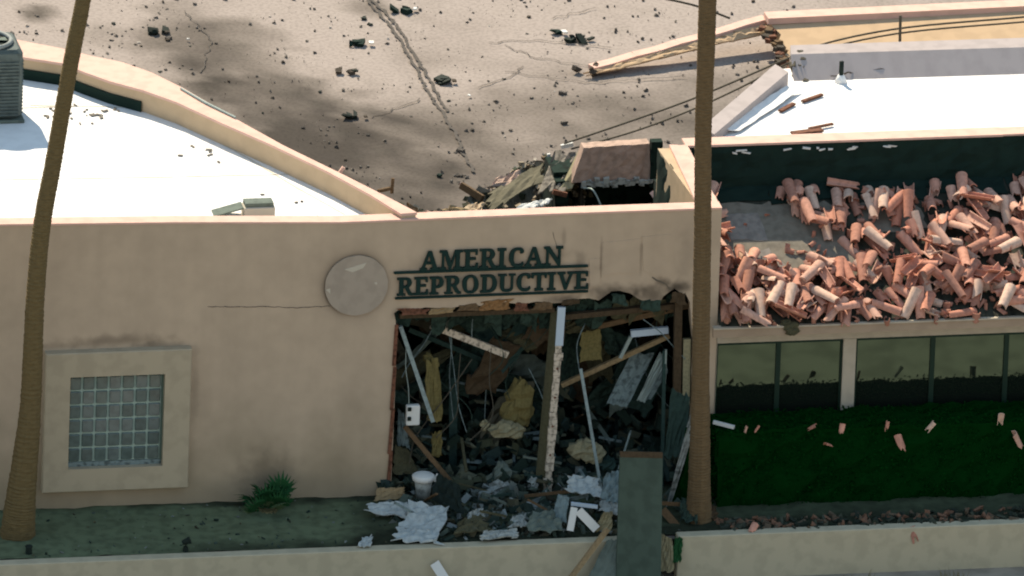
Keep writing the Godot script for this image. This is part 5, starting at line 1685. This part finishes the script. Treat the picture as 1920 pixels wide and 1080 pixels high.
func build_front_debris() -> void:
	var st := mb()
	chunk(st, Vector3.ZERO, V(1.3, 0.35, 0.7))
	var rub := mesh_of(st, M.rubble)
	var pick := [Color(0.05, 0.075, 0.06), Color(0.08, 0.105, 0.085), Color(0.15, 0.17, 0.15), Color(0.02, 0.035, 0.028), Color(0.03, 0.045, 0.035), Color(0.10, 0.095, 0.06), Color(0.05, 0.05, 0.035), Color(0.24, 0.27, 0.26)]
	scatter("rubble", rub, 1300, func():
		var u := rng.randf()
		var p := V(rng.randfn(0.1, 0.95), 0, rng.randf_range(-0.2, 1.85))
		if p.x < -1.9 or p.x > 2.5:
			p.x = rng.randf_range(-1.2, 2.0)
		var pile := 0.22 * (1.0 - clampf((p.z - 0.2) / 1.8, 0, 1)) * (0.6 + noise.get_noise_2d(p.x * 1.5, p.z * 1.5))
		p.y = 0.03 + maxf(pile, 0.0) * rng.randf()
		return [p, 0.02 + 0.2 * pow(u, 4.0), pick[rng.randi() % 8]])
	scatter("bed_litter", rub, 260, func():
		var p := V(rng.randf_range(-7.5, -1.0), 0.045, rng.randf_range(0.1, 1.9))
		return [p, 0.01 + 0.045 * pow(rng.randf(), 3.0), pick[rng.randi() % 8]])
	var dark := [Color(0.02, 0.035, 0.026), Color(0.04, 0.06, 0.045), Color(0.07, 0.08, 0.05), Color(0.12, 0.13, 0.09), Color(0.03, 0.05, 0.045)]
	scatter("ceiling_litter", rub, 1300, func():
		var p := V(rng.randf_range(-2.0, 2.8), 0.15, rng.randf_range(-3.0, 0.1))
		p.y += rng.randf() * 0.55 * clampf(-p.z, 0.2, 2.4)
		return [p, 0.05 + 0.2 * pow(rng.randf(), 2.0), dark[rng.randi() % 5]])
	scatter("tile_crumbs", rub, 420, func():
		var p := V(rng.randf_range(2.9, 9.5), 0.05, rng.randf_range(1.5, 2.0))
		var c: Color = [Color(0.2, 0.11, 0.07), Color(0.06, 0.07, 0.05), Color(0.12, 0.09, 0.06), Color(0.03, 0.04, 0.03)][rng.randi() % 4]
		return [p, rng.randf_range(0.03, 0.13), c])
	# sagging burnt boards and batts in the depth of the room
	for s in 54:
		st = mb()
		var o := V(rng.randf_range(-1.75, 2.45), rng.randf_range(0.5, 2.85), rng.randf_range(-1.9, -0.6))
		var u := V(rng.randfn(0, 0.2), rng.randf_range(0.15, 0.5), rng.randfn(0, 0.1))
		var w := V(rng.randf_range(0.08, 0.3), rng.randfn(0, 0.12), rng.randfn(0, 0.06))
		sheet(st, o - u - w, o - u + w, o + u + w, o + u - w, 5, 6, 0.05, 0.22, 0.02)
		one("burnt_board", st, [M.greendark, M.char, M.dull, M.greendark, M.olivesheet, M.charwood, M.tealdark, M.insul_dark][rng.randi() % 8], "burnt board sagging in the dark depth of the opening", "debris", "burnt boards in the dark room")
	for s in 14:
		st = mb(true)
		var p0 := V(rng.randf_range(-1.6, 2.3), rng.randf_range(1.6, 2.7), rng.randf_range(-0.7, -0.1))
		var p3 := p0 + V(rng.randfn(0, 0.5), -rng.randf_range(0.5, 1.6), rng.randf_range(-0.1, 0.3))
		tube(st, Curve_pts([p0, p0.lerp(p3, 0.35) + V(rng.randfn(0, 0.12), 0, 0), p0.lerp(p3, 0.7) + V(rng.randfn(0, 0.15), -0.05, 0), p3]), [rng.randf_range(0.005, 0.009)], 5)
		one("dangling_wire", st, [M.bluegrey, M.greendark, M.cable][s % 3], "thin wire dangling loose in the dark opening", "wire", "wires dangling in the opening")
	# splintered laths lying in the dark and in the rubble
	for s in 34:
		st = mb()
		var c := V(rng.randf_range(-1.6, 2.4), 0, rng.randf_range(-1.6, 1.5))
		c.y = 0.25 + (0.35 * rng.randf() if c.z < 0 else 0.0)
		var d := V(rng.randfn(0, 1), rng.randf_range(-0.35, 0.5), rng.randfn(0, 0.6)).normalized() * rng.randf_range(0.15, 0.45)
		bar(st, c - d, c + d, rng.randf_range(0.02, 0.06), 0.02)
		one("splinter", st, [M.dull, M.wood, M.tealdark, M.insul_dark, M.bluegrey][rng.randi() % 5], "splintered lath lying loose in the rubble of the opening", "debris", "laths lying in the rubble")
	# dark debris that hangs along the ragged head
	for s in 16:
		st = mb()
		var x := -1.655 + 0.27 * s
		var y := 2.864 + rng.randf_range(-0.1, 0.03)
		sheet(st, V(x, y - rng.randf_range(0.15, 0.4), -0.3), V(x + 0.25, y - rng.randf_range(0.15, 0.5), -0.35), V(x + 0.25, y + 0.1, -0.15), V(x, y + 0.1, -0.15), 4, 4, 0.04, 0.2)
		one("hanging_scrap", st, [M.char, M.greendark, M.tealdark, M.char, M.insul_dark][rng.randi() % 5], "charred scrap hanging from the ragged head of the opening", "debris", "scraps hanging from the head")
	# tile shards caught by the hedge and on the low wall
	var k := 0
	for q in [[V(5.725, 0.945, 0.95), 0.85, "largest orange shard stuck in the front of the hedge"], [V(4.633, 0.957, 1), 0.5, "shard in the hedge front below the window post"], [V(7.468, 0.908, 0.95), 1.0, "bright orange shard in the hedge at the right edge"], [V(6.172, 1.22, 1.054), 0.6, "shard on the hedge top under the right mullion"], [V(4.423, 1.22, 0.918), 0.5, "shard on the hedge top, left of the window post"], [V(4.838, 1.22, 1.004), 0.55, "shard on the hedge top right below the window post"], [V(5.538, 1.22, 0.946), 0.5, "dull shard on the hedge top left of the largest"], [V(3.596, 1.22, 0.898), 0.4, "second of two small pale shards on the left hedge top"], [V(3.431, 1.22, 0.881), 0.35, "first of two small pale shards on the left hedge top"], [V(7.244, 1.24, 0.913), 0.6, "shard on the hedge top before the last window"], [V(5.725, -0.033, 2.1), 0.8, "shard hanging over the edge of the low wall"], [V(3.345, 0.092, 2), 0.7, "shard lying on the low wall near the palm"]]:
		var o := MeshInstance3D.new()
		o.name = numbered("tile_shard", self)
		o.mesh = loose_tiles[(k * 3 + 2) % loose_tiles.size()][0]
		add_child(o, true)
		o.transform = Transform3D(Basis.from_euler(V(rng.randf_range(0.4, 1.4), rng.randf() * TAU, rng.randf_range(-0.5, 0.5))).scaled(Vector3.ONE * q[1]), q[0])
		tag(o, q[2], "tile", "tile shards fallen from the roof")
		k += 1
